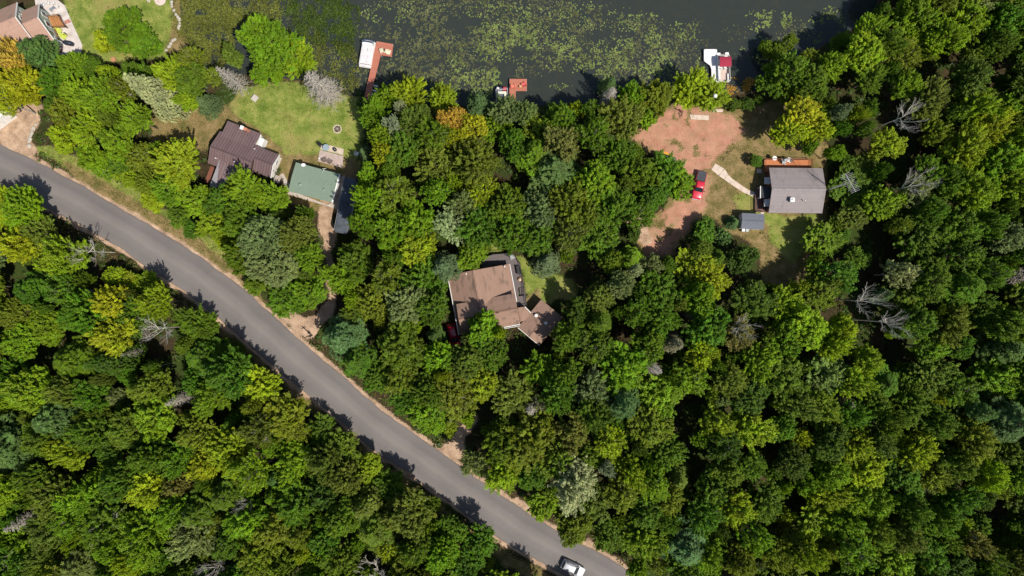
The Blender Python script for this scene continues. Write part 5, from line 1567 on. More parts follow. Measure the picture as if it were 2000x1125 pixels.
# television mast
def tv_mast():
    h = 10.6
    a = W(1657, 357.5, h); base = Vector((a.x * 1.0, a.y, 0))
    r = thing('television_mast', base, 'tall lattice television mast with comb aerial right of the grey house', 'antenna')
    mb = MB(); s = .17
    cs = [Vector((s * math.cos(t), s * math.sin(t), 0)) for t in (0.3, 2.39, 4.49)]
    for c in cs: mb.tube(base + c, base + c + Vector((0, 0, h - 1)), .028, None, 5)
    n = 26
    for i in range(n):
        z0, z1 = i * (h - 1) / n, (i + 1) * (h - 1) / n
        for j in range(3): mb.tube(base + cs[j] + Vector((0, 0, z0)), base + cs[(j + 1) % 3] + Vector((0, 0, z1)), .016, None, 4)
    mb.tube(base + Vector((0, 0, h - 1.2)), base + Vector((0, 0, h + .3)), .03)
    mb.build('mast', mat('galvanised', (0.62, 0.62, 0.60), .4, (0.5, 0.5, 0.49), metal=.2), r)
    p0, p1 = W(1651, 339, h + .2), W(1671.5, 374.5, h + .2)
    bm = MB().tube(p0, p1, .035, None, 5).build('boom', MATS['galvanised'], r)
    d = (p1 - p0).normalized(); sdv = Vector((-d.y, d.x, 0))
    e = MB()
    for i in range(13):
        t = .02 + .96 * i / 12; l = .55 + .45 * abs(math.sin(i * 1.1)) + .25 * (1 - t)
        c = p0.lerp(p1, t); sk = sdv + d * .12
        e.tube(c - sk * l, c + sk * l, .018, None, 4)
    e.build('element', MATS['galvanised'], bm)
tv_mast()

# ------------------------------------------------------------------ tree kinds (canonical 14 m high, 4 m crown radius)
COL = dict(
    dark=(0.060, 0.104, 0.007), mid=(0.092, 0.150, 0.007), green=(0.082, 0.158, 0.007), olive=(0.138, 0.180, 0.010), moss=(0.114, 0.152, 0.014),
    bright=(0.142, 0.232, 0.007), lime=(0.200, 0.275, 0.008), yellow=(0.255, 0.310, 0.009), gold=(0.32, 0.315, 0.012), orange=(0.42, 0.27, 0.04),
    silver=(0.28, 0.32, 0.15), sage=(0.145, 0.190, 0.048), teal=(0.088, 0.160, 0.040), blue=(0.120, 0.180, 0.070), brown=(0.158, 0.155, 0.030), grey=(0.23, 0.23, 0.12))
WORD = dict(dark='dark green', mid='mid green', green='deep green', olive='olive green', moss='mossy green', bright='fresh green', lime='lime green', yellow='yellow green', gold='golden', orange='orange', silver='silvery green', sage='sage green', teal='blue green', blue='bluish grey green', brown='brownish', grey='grey green')

MAPLES = [broadleaf(10 + i, nf=230, per=92, leaf=0.102, flen=2.3, fw=.31, up=.15, rad=.25, mind=.50, jit=.8, lobes=6 + i % 3, nup=.8) for i in range(4)]
OAKS = [broadleaf(30 + i, nf=230, per=82, leaf=0.108, flen=1.6, fw=.36, up=.12, rad=.5, mind=.50, jit=.6, lobes=7, spread=.5, nup=.8) for i in range(3)]
LINDENS = [broadleaf(50 + i, nf=300, per=64, leaf=0.095, flen=1.2, fw=.30, up=.1, rad=.6, mind=.42, jit=.4, lobes=5 + i, spread=.42, nup=.8) for i in range(3)]
ASPENS = [broadleaf(70 + i, nf=170, per=56, leaf=0.108, flen=1.9, fw=.32, up=.15, rad=.3, mind=.52, jit=.7, lobes=6, thin=.08, nup=.8, bark=M_palebark) for i in range(3)]
SHRUBS = [broadleaf(90 + i, nf=170, per=60, leaf=0.17, flen=2.0, fw=.40, up=.2, rad=.4, mind=.6, jit=.5, lobes=5, spread=.42, top=14, bottom=1.0) for i in range(2)]
PINES = [pine(110 + i, nn=15, tuft=.62, leafw=.07, curve=.7, per=8, whorls=10) for i in range(2)]
SPRUCES = [pine(130 + i, top=15.5, bottom=1.0, whorls=19, per=9, curve=-.25, tuft=.5, leafw=.07, taper=1.0, nn=11, dens=.5, droop=.06) for i in range(2)]
def dm_(segs, m=None):
    return tubes_mesh('trunk', segs, m or M_dead, 4)
DEADH = [dm_(dead_hardwood(150 + i), M_bleached) for i in range(4)]
DEADC = [dm_(dead_conifer(160 + i)) for i in range(2)]
KINDS = dict(maple=('maple_tree', MAPLES, 'leafy tree'), oak=('oak_tree', OAKS, 'leafy tree'), linden=('linden_tree', LINDENS, 'fine-leaved tree'), aspen=('aspen_tree', ASPENS, 'airy tree'),
             shrub=('shrub', SHRUBS, 'shrub'), pine=('pine_tree', PINES, 'pine'), spruce=('spruce_tree', SPRUCES, 'spruce'), snag=('dead_tree', DEADH, 'dead tree'), bare=('dead_tree', DEADC, 'dead tree'))
trnd = random.Random(77)
PLACED = []        # px, py, radius, world x, world y

def tree(px, py, rp, h, kind, colour='mid', label=None, group=None, var=None, lean=(0, 0), base_px=None):
    name, vs, word = KINDS[kind]
    frac = .68 if kind in ('maple', 'oak', 'linden', 'aspen') else .6
    if kind in ('shrub', 'spruce', 'bare'): frac = .45
    p = W(px, py, h * frac)
    rw = rp * MPP * (CAM_H - h * frac) / CAM_H
    i = trnd.randrange(len(vs)) if var is None else var % len(vs)
    root = thing(name, (p.x, p.y, 0), label or '', 'bush' if kind == 'shrub' else 'tree', group)
    rot = trnd.uniform(0, 6.283)
    base = {'pine': 15, 'spruce': 15.5, 'snag': 12, 'bare': 14}.get(kind, 14.0)
    rad = {'bare': 2.7, 'snag': 3.9}.get(kind, 4.15)
    sc = (rw / rad, rw / rad * trnd.uniform(.92, 1.08), h / base)
    parts = vs[i] if isinstance(vs[i], tuple) else (vs[i],)
    c = COL[colour] if isinstance(colour, str) else colour
    j = trnd.uniform(.88, 1.14); jr = trnd.uniform(.90, 1.12)
    c = (c[0] * j * jr, c[1] * j, c[2] * j * trnd.uniform(.8, 1.25), 1)
    for me in parts:
        o = bpy.data.objects.new('crown' if me.name.startswith('crown') else ('trunk' if kind not in ('snag', 'bare') else 'branches'), me)
        o.parent = root; o.scale = sc; o.rotation_euler = (lean[0], lean[1], rot); o.color = c
        col.objects.link(o)
    PLACED.append((px, py, rp, p.x, p.y))
    return root

HAND = [
 # ---- top left property and the strip above the road
 (14, 108, 40, 12, 'maple', 'orange', 'orange leaved tree at the left edge beside the pinkish roof'),
 (38, 165, 44, 11, 'maple', (0.27, 0.30, 0.010), 'golden yellow tree over the bright white roof at left'),
 (12, 200, 30, 11, 'aspen', 'yellow', 'yellow green tree at the left edge above the sandy drive'),
 (72, 105, 36, 10, 'pine', 'teal', 'dark pine against the corner of the pinkish roof'),
 (140, 128, 34, 8, 'oak', 'bright', 'fresh green tree just below the terrace end'),
 (98, 165, 36, 8, 'linden', 'green', 'deep green tree right of the golden yellow tree'),
 (108, 205, 30, 7, 'linden', 'green', 'deep green bushy tree right of the sandy drive'),
 (245, 62, 54, 6.5, 'linden', 'green', 'big round deep green tree standing on the top left lawn'),
 (208, 82, 26, 5, 'shrub', 'yellow', 'yellow green shrub at the left foot of the big round tree'),
 (285, 92, 34, 5, 'shrub', 'green', 'dark shrub at the right foot of the big round tree'),
 (305, 182, 40, 17, 'spruce', 'silver', 'tall silvery spruce standing above the plum roof'),
 (330, 143, 36, 11, 'maple', 'yellow', 'bright yellow green tree right of the tall silvery spruce'),
 (403, 203, 24, 6, 'spruce', 'blue', 'small bluish spruce on the edge of the bare dirt'),
 (374, 112, 30, 9, 'aspen', 'olive', 'thin pale stemmed tree by the marsh above the silvery spruce'),
 (418, 148, 22, 7, 'aspen', 'olive', 'slender tree left of the grey bare conifer by the marsh'),
 (533, 88, 56, 11, 'maple', 'bright', 'big bright fresh green maple at the marsh edge'),
 (498, 66, 40, 10, 'oak', 'bright', 'upper left crown of the bright clump at the marsh edge'),
 (580, 112, 40, 9, 'maple', 'lime', 'right hand crown of the bright clump at the marsh edge'),
 (520, 132, 38, 8, 'oak', 'bright', 'lowest crown of the bright clump at the marsh edge'),
 (455, 112, 26, 6, 'shrub', 'moss', 'mossy shrub at the left foot of the bright marsh clump'),
 (200, 190, 44, 12, 'maple', 'bright', 'fresh green tree left of the tall silvery spruce'),
 (245, 172, 30, 11, 'aspen', 'olive', 'olive airy tree touching the tall silvery spruce'),
 (150, 178, 36, 10, 'maple', 'lime', 'lime tree three crowns left of the silvery spruce'),
 (265, 232, 36, 11, 'maple', 'bright', 'fresh green tree just below the tall silvery spruce'),
 (175, 245, 40, 11, 'maple', 'lime', 'lime tree above the road two crowns right of the stone strip'),
 (228, 275, 40, 11, 'oak', 'bright', 'fresh green tree above the road left of the dirt yard'),
 (130, 225, 32, 8, 'shrub', 'olive', 'olive scrub right of the sandy drive'),
 (130, 270, 34, 6, 'shrub', 'lime', 'low lime scrub between the stone strip and the road'),
 (180, 305, 30, 6, 'shrub', 'bright', 'fresh green scrub on the upper road verge'),
 (272, 305, 34, 8, 'aspen', 'olive', 'olive airy tree left of the yellow green tree by the plum roof'),
 (255, 345, 26, 5, 'shrub', 'lime', 'lime scrub on the verge below the olive airy tree'),
 (348, 318, 52, 11, 'maple', 'yellow', 'large yellow green tree left of the plum metal roof'),
 (330, 368, 40, 8, 'oak', 'bright', 'fresh green tree under the large yellow green one'),
 (300, 390, 30, 5, 'shrub', 'lime', 'lime scrub on the verge below the plum house'),
 (385, 395, 40, 8, 'oak', 'bright', 'fresh green tree below the porch of the plum house'),
 (478, 372, 46, 10, 'maple', 'bright', 'fresh green maple overlapping the plum roof from below'),
 (432, 392, 38, 9, 'oak', 'green', 'deep green tree at the lower left of the plum roof'),
 (530, 385, 36, 8, 'maple', 'bright', 'fresh green tree left of the green roofed garage'),
 (415, 440, 36, 8, 'maple', 'lime', 'lime tree by the verge left of the big sage tree'),
 (470, 432, 40, 12, 'oak', 'mid', 'mid green tree above the big sage tree'),
 (510, 462, 56, 14, 'linden', 'sage', 'big sage green tree in the clump left of the dirt track'),
 (575, 455, 44, 13, 'linden', 'moss', 'mossy tree on the right of the big sage tree'),
 (535, 520, 56, 13, 'linden', 'sage', 'second big sage tree in the middle of the clump by the track'),
 (600, 500, 34, 11, 'maple', 'bright', 'fresh green tree on the left edge of the dirt track'),
 (470, 500, 38, 11, 'oak', 'mid', 'mid green tree on the road side of the sage clump'),
 (560, 580, 46, 9, 'maple', 'green', 'deep green tree at the corner of road and dirt track'),
 (605, 570, 36, 9, 'oak', 'bright', 'fresh green tree hanging over the lower dirt track'),
 (440, 470, 26, 5, 'shrub', 'lime', 'lime scrub on the verge left of the sage clump'),
 (500, 555, 30, 7, 'shrub', 'mid', 'green scrub on the verge below the sage clump'),
 (626, 172, 38, 15, 'bare', 'grey', 'large grey bare conifer on the lawn near the marsh'),
 (640, 180, 30, 11, 'bare', 'grey', 'lower grey bare conifer leaning beside the large one'),
 (456, 157, 25, 13, 'bare', 'grey', 'smaller grey bare conifer left of the bright marsh maples'),
 # ---- central wood: lake side
 (728, 225, 34, 11, 'maple', 'bright', 'fresh green tree at the foot of the long red dock'),
 (755, 188, 26, 10, 'maple', 'bright', 'narrow tree right beside the little green boat'),
 (800, 182, 38, 11, 'maple', 'yellow', 'yellow green tree on the shore right of the long dock'),
 (783, 212, 16, 12.5, 'aspen', 'silver', 'small cream tinted crown in the shore trees near the long dock'),
 (865, 192, 34, 9, 'maple', 'lime', 'lime tree alone on the shore between the two red docks'),
 (885, 232, 34, 14, 'linden', 'orange', 'orange crowned tree near the lake shore'),
 (918, 250, 36, 13, 'linden', 'gold', 'golden crown touching the orange tree'),
 (888, 268, 30, 12, 'linden', 'yellow', 'yellow green crown just below the orange tree'),
 (935, 205, 26, 8, 'pine', 'teal', 'dark pine on the shore left of the half hidden boat'),
 (985, 215, 32, 10, 'maple', 'sage', 'sage tree over the boat by the short red dock'),
 (1025, 222, 28, 10, 'maple', 'sage', 'sage tree just below the short red dock'),
 (745, 262, 30, 12, 'maple', 'lime', 'lime tree on the left edge of the central wood near the fire pit'),
 (770, 250, 22, 14, 'aspen', 'silver', 'silvery crown two crowns right of the fire pit'),
 (748, 300, 28, 12, 'maple', 'yellow', 'yellow green tree right of the patio and fire pit'),
 (712, 298, 15, 4.5, 'spruce', 'blue', 'tiny round bluish spruce on the edge of the central wood'),
 (717, 390, 34, 16.5, 'maple', 'bright', 'fresh green tree right of the shaded blue grey trailer'),
 (706, 436, 32, 17, 'oak', 'mid', 'mid green tree at the lower end of the shaded trailer'),
 (717, 345, 26, 11, 'oak', 'bright', 'fresh green tree right of the top of the shaded trailer'),
 (760, 335, 26, 12, 'linden', 'mid', 'smooth round crown right of the shaded trailer'),
 (1190, 168, 18, 9, 'spruce', 'teal', 'thin spruce standing in the water lilies'),
 (1190, 190, 22, 10, 'bare', 'grey', 'bare grey branches on the shore below the thin spruce'),
 (1232, 190, 32, 9, 'maple', 'bright', 'fresh green tree on the shore right of the bare grey branches'),
 (1278, 192, 40, 9, 'oak', 'olive', 'olive tree on the shore left of the bright shoreline maple'),
 (1262, 230, 28, 7, 'shrub', 'bright', 'fresh green shrub at the left corner of the gravel yard'),
 (1346, 172, 38, 8.5, 'maple', 'yellow', 'left crown of the bright shoreline maple by the white dock'),
 (1386, 182, 40, 8.5, 'maple', 'yellow', 'right crown of the bright shoreline maple by the white dock'),
 (1430, 205, 17, 2.6, 'shrub', 'dark', 'left one of three dark low shore bushes'),
 (1458, 203, 19, 2.8, 'shrub', 'dark', 'middle one of three dark low shore bushes'),
 (1480, 196, 15, 2.6, 'shrub', 'dark', 'right one of three dark low shore bushes'),
 (1478, 315, 16, 2.8, 'linden', 'green', 'small round bush left of the orange deck'),
 (1432, 435, 15, 3.2, 'spruce', 'teal', 'little dark spruce left of the tool shed'),
 (1378, 452, 30, 4.6, 'oak', 'green', 'deep green tree below the red pickup truck'),
 (1408, 462, 22, 5, 'shrub', 'teal', 'blue green shrub between gravel drive and tool shed'),
 (1450, 505, 36, 8, 'oak', 'dark', 'dark tree below the tool shed'),
 (1565, 222, 44, 11, 'maple', 'gold', 'large golden green tree above the orange deck'),
 (1540, 258, 36, 10, 'maple', 'lime', 'lime underside crown left of the large golden green tree'),
 (1595, 250, 34, 10, 'maple', 'yellow', 'yellow green crown right of the large golden green tree'),
 (1636, 222, 20, 12, 'pine', 'blue', 'bluish pine right of the large golden green tree'),
 (1300, 338, 44, 10, 'maple', 'green', 'deep green tree hiding the covered trailer'),
 (1325, 358, 34, 9, 'oak', 'bright', 'fresh green tree left of the red pickup truck'),
 (1255, 335, 40, 12, 'oak', 'mid', 'mid green tree left of the covered trailer'),
 (1270, 380, 36, 9, 'oak', 'green', 'deep green tree left of the gravel drive below the pickup'),
 (1238, 456, 20, 4, 'shrub', 'dark', 'dark shrub left of the lower gravel drive'),
 (1355, 528, 46, 8.5, 'maple', 'lime', 'large lime tree closing the lower gravel drive'),
 (1388, 548, 38, 11, 'maple', 'yellow', 'yellow green crown right of the large lime tree'),
 (1290, 565, 44, 11, 'oak', 'green', 'deep green tree left of the large lime tree'),
 (1365, 585, 40, 13, 'oak', 'bright', 'fresh green crown just below the large lime tree'),
 (1215, 555, 32, 13, 'linden', 'sage', 'sage crown two crowns right of the brown outbuilding'),
 (1240, 528, 16, 14, 'aspen', 'silver', 'small silvery top between the brown outbuilding and gravel drive'),
 (1190, 510, 30, 11, 'linden', 'olive', 'olive crown left of the lower end of the gravel drive'),
 # ---- around the brown house
 (1068, 510, 30, 9, 'spruce', 'blue', 'bluish spruce on the lawn right of the dark deck'),
 (868, 522, 30, 12, 'pine', 'blue', 'bluish pine touching the upper left of the brown roof'),
 (920, 500, 34, 8, 'oak', 'bright', 'fresh green tree at the top left of the dark deck'),
 (942, 640, 36, 11, 'oak', 'bright', 'fresh green tree growing over the front of the brown roof'),
 (976, 650, 15, 11.5, 'maple', 'yellow', 'small yellow crown over the front of the brown roof'),
 (915, 662, 18, 8, 'aspen', 'sage', 'sage bush at the lower left of the brown roof'),
 (960, 690, 38, 10, 'oak', 'mid', 'mid green tree just below the small yellow crown'),
 (1050, 722, 34, 10, 'maple', 'bright', 'bright tree below the brown outbuilding'),
 (1110, 660, 36, 11, 'oak', 'mid', 'mid green tree right of the brown outbuilding'),
 (1125, 610, 30, 10, 'oak', 'dark', 'dark tree touching the right corner of the brown outbuilding'),
 (856, 700, 40, 11, 'maple', 'bright', 'fresh green tree left of the dark red car'),
 (845, 600, 40, 12, 'maple', 'mid', 'mid green tree left of the brown roof'),
 (790, 590, 46, 13, 'oak', 'sage', 'pale speckled tree two crowns left of the brown roof'),
 (880, 440, 42, 13, 'aspen', 'silver', 'silvery speckled tree above the brown roof'),
 (900, 400, 36, 13, 'aspen', 'sage', 'sage speckled tree two crowns above the brown roof'),
 (672, 660, 42, 12, 'pine', 'teal', 'feathery blue green pine beside the roadside post'),
 (700, 705, 36, 11, 'pine', 'green', 'feathery green pine below the blue green pine'),
 (665, 545, 36, 10, 'maple', 'bright', 'fresh green tree on the right of the dirt track'),
 (1036, 795, 26, 10, 'bare', 'grey', 'grey brown bare tree above the small dirt opening'),
 (1050, 790, 20, 9, 'aspen', 'grey', 'faded grey tree beside the grey brown bare tree'),
 (840, 805, 46, 10, 'maple', 'bright', 'fresh green tree left of the orange dirt opening by the road'),
 (790, 780, 40, 10, 'maple', 'green', 'deep green tree along the road above the dirt opening'),
 (735, 735, 34, 8, 'oak', 'green', 'deep green tree along the road below the pines'),
 (930, 905, 34, 11, 'aspen', 'sage', 'sage tree right of the orange dirt opening'),
 (985, 925, 42, 12, 'maple', 'lime', 'lime tree leaning over the upper road edge'),
 (1124, 945, 50, 16, 'maple', 'silver', 'striking silver leaved tree above the lower road'),
 (1185, 915, 18, 13, 'aspen', 'silver', 'silver sprays right of the striking silver tree'),
 (1060, 985, 34, 9, 'oak', 'bright', 'fresh green tree by the sandy pull off on the lower road'),
 (1120, 1030, 40, 9, 'oak', 'olive', 'olive tree along the road above the white car'),
 (1190, 1045, 38, 9, 'maple', 'mid', 'mid green tree nearest the white car'),
 (1246, 1112, 26, 9, 'oak', 'bright', 'fresh green tree at the bottom edge right of the white car'),
 (1310, 668, 30, 13, 'spruce', 'grey', 'grey green spruce in the middle of the right wood'),
 (1372, 690, 36, 13, 'maple', 'lime', 'lime tree right of the grey green spruce'),
 (1440, 650, 40, 13, 'aspen', 'brown', 'brownish thin tree right of the lime tree'),
 (1428, 640, 22, 14, 'snag', 'grey', 'small bleached twigs inside the brownish thin tree'),
 (1425, 740, 40, 13, 'linden', 'moss', 'mossy tree below the brownish thin tree'),
 (1270, 835, 50, 12, 'linden', 'olive', 'wide flat olive tree in the right wood'),
 (1155, 760, 44, 12, 'maple', 'sage', 'sage maple above and left of the wide flat olive tree'),
 (1460, 835, 48, 13, 'maple', 'lime', 'large lime maple in the lower right wood'),
 # ---- right wood
 (1580, 640, 52, 13, 'linden', 'lime', 'soft round lime tree left of the bleached snag'),
 (1530, 660, 40, 12, 'oak', 'bright', 'fresh green tree left of the soft round lime tree'),
 (1668, 585, 27, 14, 'snag', 'grey', 'bleached snag with forked arms in the right wood'),
 (1710, 628, 26, 13, 'snag', 'grey', 'second bleached snag just below right of the first'),
 (1742, 235, 25, 14, 'snag', 'grey', 'bleached dead tree near the right edge above the aerial'),
 (1760, 370, 25, 13.5, 'snag', 'grey', 'half dead tree right of the television aerial'),
 (1785, 375, 40, 12, 'aspen', 'sage', 'sage tree behind the half dead tree'),
 (1638, 783, 20, 11, 'bare', 'grey', 'small grey bare conifer in the right wood'),
 (1690, 105, 48, 12, 'linden', 'lime', 'soft lime tree at the lake corner'),
 (1628, 128, 32, 10, 'maple', 'bright', 'fresh green tree at the lake corner under the soft lime tree'),
 (1700, 60, 34, 11, 'maple', 'bright', 'fresh green crown on the shore above the soft lime tree'),
 (1765, 110, 36, 12, 'aspen', 'olive', 'olive thin tree right of the soft lime tree'),
 (1842, 72, 42, 13, 'linden', 'lime', 'lime crown on a leaning trunk near the top right'),
 (1785, 30, 46, 12, 'oak', 'bright', 'fresh green tree at the top edge right of the lake'),
 (1770, 165, 34, 11, 'oak', 'bright', 'fresh green tree below the olive thin tree'),
 (1910, 215, 44, 14, 'maple', 'lime', 'lime tree near the right edge in the upper wood'),
 (1890, 290, 44, 14, 'maple', 'lime', 'lime tree directly below another lime tree at right'),
 (1935, 250, 42, 14, 'maple', 'yellow', 'yellow green tree near the right edge of the upper wood'),
 (1905, 370, 46, 14, 'maple', 'bright', 'fresh green tree at right level with the aerial'),
 (1760, 535, 34, 13, 'aspen', 'silver', 'silvery tree in the right wood below the half dead tree'),
 (1868, 560, 48, 15, 'pine', 'green', 'large feathery pine near the right edge'),
 (1960, 820, 52, 15, 'pine', 'teal', 'large blue green pine at the lower right edge'),
 (1900, 800, 30, 13, 'pine', 'teal', 'smaller blue green pine left of the large one'),
 (1780, 890, 44, 13, 'maple', 'yellow', 'yellow green tree in the lower right wood'),
 (1675, 870, 42, 13, 'maple', 'lime', 'lime tree left of the yellow green tree at lower right'),
 (1340, 1065, 52, 13, 'pine', 'teal', 'blue green pine near the bottom edge right of the road'),
 (1905, 1065, 34, 13, 'aspen', 'brown', 'brown grey thin tree near the bottom right corner'),
 (1985, 545, 28, 13, 'bare', 'grey', 'grey bare branches at the right edge beside the feathery pine'),
 (1512, 100, 28, 5, 'shrub', 'mid', 'green bush standing in the water near the right shore'),
 (1540, 82, 20, 7, 'aspen', 'olive', 'thin tree over the bush in the water'),
 (1495, 92, 18, 4, 'shrub', 'olive', 'olive bush standing in the lilies near the right shore'),
 (1580, 118, 26, 6, 'aspen', 'olive', 'yellowing thin tree on the right shore'),
 (1510, 158, 34, 7, 'oak', 'green', 'deep green tree on the shore right of the canopy boat'),
 (1540, 175, 28, 7, 'oak', 'mid', 'mid green tree above the large golden green tree'),
 # ---- lower left wood
 (42, 405, 46, 11, 'maple', 'bright', 'fresh green tree reaching over the lower road edge at left'),
 (30, 480, 40, 12, 'maple', 'yellow', 'yellow green tree below the one reaching over the road at left'),
 (125, 500, 46, 13, 'maple', 'lime', 'lime tree left of the bleached dead tree by the road'),
 (192, 490, 25, 8.5, 'snag', 'silver', 'bleached white dead tree beside the road at left'),
 (325, 642, 27, 13, 'snag', 'grey', 'white branched dead tree in the lower left wood'),
 (218, 655, 48, 13, 'maple', 'yellow', 'yellow green tree left of the white branched dead tree'),
 (210, 588, 40, 13, 'maple', 'gold', 'golden tinged tree left of the lower road'),
 (305, 590, 40, 12, 'maple', 'lime', 'lime tree on the lower road edge near the bend'),
 (505, 752, 44, 11, 'maple', 'yellow', 'bright yellow green tree touching the road at lower left'),
 (445, 880, 52, 13, 'maple', 'lime', 'large lime maple in the lower left wood'),
 (400, 905, 36, 12, 'maple', 'yellow', 'yellow green crown left of the large lime maple'),
 (345, 950, 34, 11, 'linden', 'brown', 'brownish round crown in the lower left wood'),
 (575, 905, 46, 12, 'maple', 'bright', 'fresh green tree right of the large lime maple'),
 (165, 1098, 46, 12, 'pine', 'sage', 'sage pine at the bottom edge of the lower left wood'),
 (60, 1012, 26, 12, 'bare', 'grey', 'grey bare twigs near the lower left corner'),
 (435, 1098, 24, 13, 'snag', 'grey', 'small bleached dead tree near the bottom edge'),
 (735, 1105, 34, 10, 'snag', 'grey', 'grey dead tree at the bottom edge left of the road'),
 (492, 975, 18, 12, 'snag', 'grey', 'small grey snag below the large lime maple'),
 (938, 1062, 40, 9, 'oak', 'green', 'deep green tree at the road edge above the bottom'),
 (905, 1100, 40, 10, 'oak', 'green', 'deep green tree on the bottom edge left of the road'),
]
for (px, py, rp, h, kind, c, lab) in HAND:
    tree(px, py, rp, h, kind, c, lab)
LANDMARKS = [(px, py, lab) for (px, py, rp, h, kind, c, lab) in HAND if kind in ('snag', 'bare') or c in ('orange', 'gold', 'silver')]
N_HAND = len(HAND)

# ---- woods: natural fill of crowns, kept clear of the open ground
def road_clear():
    up = [(x + 9, y - 9) for x, y in ROAD_UP]; lo = [(x - 4, y + 5) for x, y in ROAD_LO]
    return up + lo[::-1]
OPEN = [
    [(345, -100), (1720, -100), (1735, 0), (1650, 60), (1570, 95), (1490, 130), (1490, 190), (1420, 190), (1330, 160), (1200, 178), (1060, 205), (880, 205), (760, 190), (700, 205), (600, 160), (480, 150), (430, 150), (380, 130), (350, 100)],
    [(-80, -90), (345, -90), (352, 60), (330, 110), (210, 115), (150, 110), (110, 130), (60, 75), (-80, 60)],
    [(-80, 180), (60, 190), (88, 215), (75, 292), (-80, 250)],
    [(295, 235), (330, 225), (430, 215), (480, 160), (705, 190), (693, 330), (700, 452), (665, 458), (660, 410), (620, 400), (560, 400), (555, 360), (520, 355), (470, 345), (415, 372), (392, 350), (380, 288), (300, 275)],
    [(620, 400), (668, 410), (648, 470), (655, 540), (670, 600), (625, 660), (585, 650), (628, 600), (622, 520), (615, 450)],
    road_clear(),
    [(60, 290), (90, 290), (210, 365), (300, 425), (420, 500), (470, 560), (400, 520), (200, 400)],
    [(1245, 262), (1290, 222), (1320, 205), (1525, 200), (1515, 290), (1608, 300), (1622, 420), (1582, 440), (1562, 545), (1505, 545), (1490, 490), (1425, 450), (1380, 430), (1330, 470), (1290, 500), (1252, 492), (1258, 455), (1300, 410), (1340, 385), (1345, 330), (1300, 300)],
    [(878, 535), (950, 492), (1000, 488), (1030, 525), (1110, 535), (1125, 580), (1100, 605), (1110, 640), (1062, 690), (1000, 690), (1000, 645), (940, 640), (905, 662), (872, 662), (868, 560)],
    [(868, 850), (925, 850), (905, 905), (858, 868)],
    [(1030, 985), (1050, 990), (1062, 1020), (1020, 1000)],
    [(958, 1048), (1100, 1122), (1040, 1135), (975, 1090)],
]
GAPS = [(1008, 345, 26), (1845, 135, 26), (1712, 475, 30), (1700, 540, 22), (1655, 175, 26), (1740, 195, 22), (1665, 270, 16), (1210, 655, 22), (1420, 570, 20), (1440, 540, 16), (1012, 705, 14), (350, 715, 18), (300, 690, 14), (420, 815, 14), (1755, 690, 22), (1790, 300, 22), (1330, 835, 18), (1350, 810, 16), (20, 540, 14), (90, 690, 18), (945, 800, 18), (1140, 530, 22), (860, 475, 12), (1900, 710, 18), (1490, 880, 16), (1370, 900, 14), (1950, 1010, 20), (1560, 980, 14), (1960, 130, 14), (1668, 592, 30), (1712, 628, 26), (1748, 225, 28), (1765, 352, 22), (190, 500, 24), (325, 645, 22)]
def clearance(x, y):
    a = np.array([float(x)]); b = np.array([float(y)])
    m = max(float(sdf(a, b, p)[0]) for p in OPEN)
    g = max(r - math.hypot(x - gx, y - gy) for gx, gy, r in GAPS)
    return -max(m, g)
frnd = random.Random(2024)
zone_a = vnoise(np.array([0.]), np.array([0.]), 10, 1)
def zval(x, y, s, seed): return float(vnoise(np.array([float(x)]), np.array([float(y)]), s, seed, 2)[0])
cand = []
FILL = []
tries = 0
xs_, ys_, rs_l = [], [], []
for t in PLACED: xs_.append(t[0]); ys_.append(t[1]); rs_l.append(t[2])
while tries < 24000:
    tries += 1
    x = frnd.uniform(-130, 2130); y = frnd.uniform(-90, 1215)
    big = tries < 9000
    r = frnd.triangular(32, 62, 40) if big else frnd.uniform(17, 33)
    cl = None
    dx = np.array(xs_) - x; dy = np.array(ys_) - y
    dist = np.hypot(dx, dy); lim = (np.array(rs_l) + r) * (0.54 if big else 0.60)
    if np.any(dist < lim): continue
    cl = clearance(x, y)
    if cl < r * .72: continue
    xs_.append(x); ys_.append(y); rs_l.append(r)
    FILL.append((x, y, r, big))
LM = LANDMARKS + [(930, 570, 'brown roof'), (1060, 630, 'brown outbuilding'), (1555, 370, 'grey roof'), (1360, 350, 'red pickup truck'), (1470, 432, 'tool shed'), (610, 355, 'green roofed garage'), (475, 300, 'plum metal roof'),
      (1120, 1110, 'white car'), (1012, 165, 'short red dock'), (740, 95, 'long red dock'), (895, 885, 'orange dirt opening'), (600, 655, 'roadside post'), (1665, 357, 'television aerial'), (1320, 250, 'gravel yard'),
      (0, 1125, 'bottom left photo corner'), (2000, 1125, 'bottom right photo corner'), (2000, 0, 'top right photo corner'), (1000, 1125, 'middle of the bottom edge'), (2000, 562, 'middle of the right edge'), (0, 700, 'left photo edge'), (500, 1125, 'quarter point of the bottom edge'), (1500, 1125, 'three-quarter point of the bottom edge')]
SHORT = {}
for (x, y, l) in LANDMARKS: SHORT[l] = l
NUM = {1: 'one crown', 2: 'two crowns', 3: 'three crowns', 4: 'four crowns', 5: 'five crowns', 6: 'six crowns', 7: 'seven crowns', 8: 'eight crowns'}
def where(x, y, lm):
    dx, dy = x - lm[0], y - lm[1]
    d = math.hypot(dx, dy); n = max(1, round(d / 62))
    a = math.degrees(math.atan2(-dy, dx)) % 360
    w = ['right of', 'above right of', 'above', 'above left of', 'left of', 'below left of', 'below', 'below right of'][int((a + 22.5) // 45) % 8]
    return n, w
used = {}
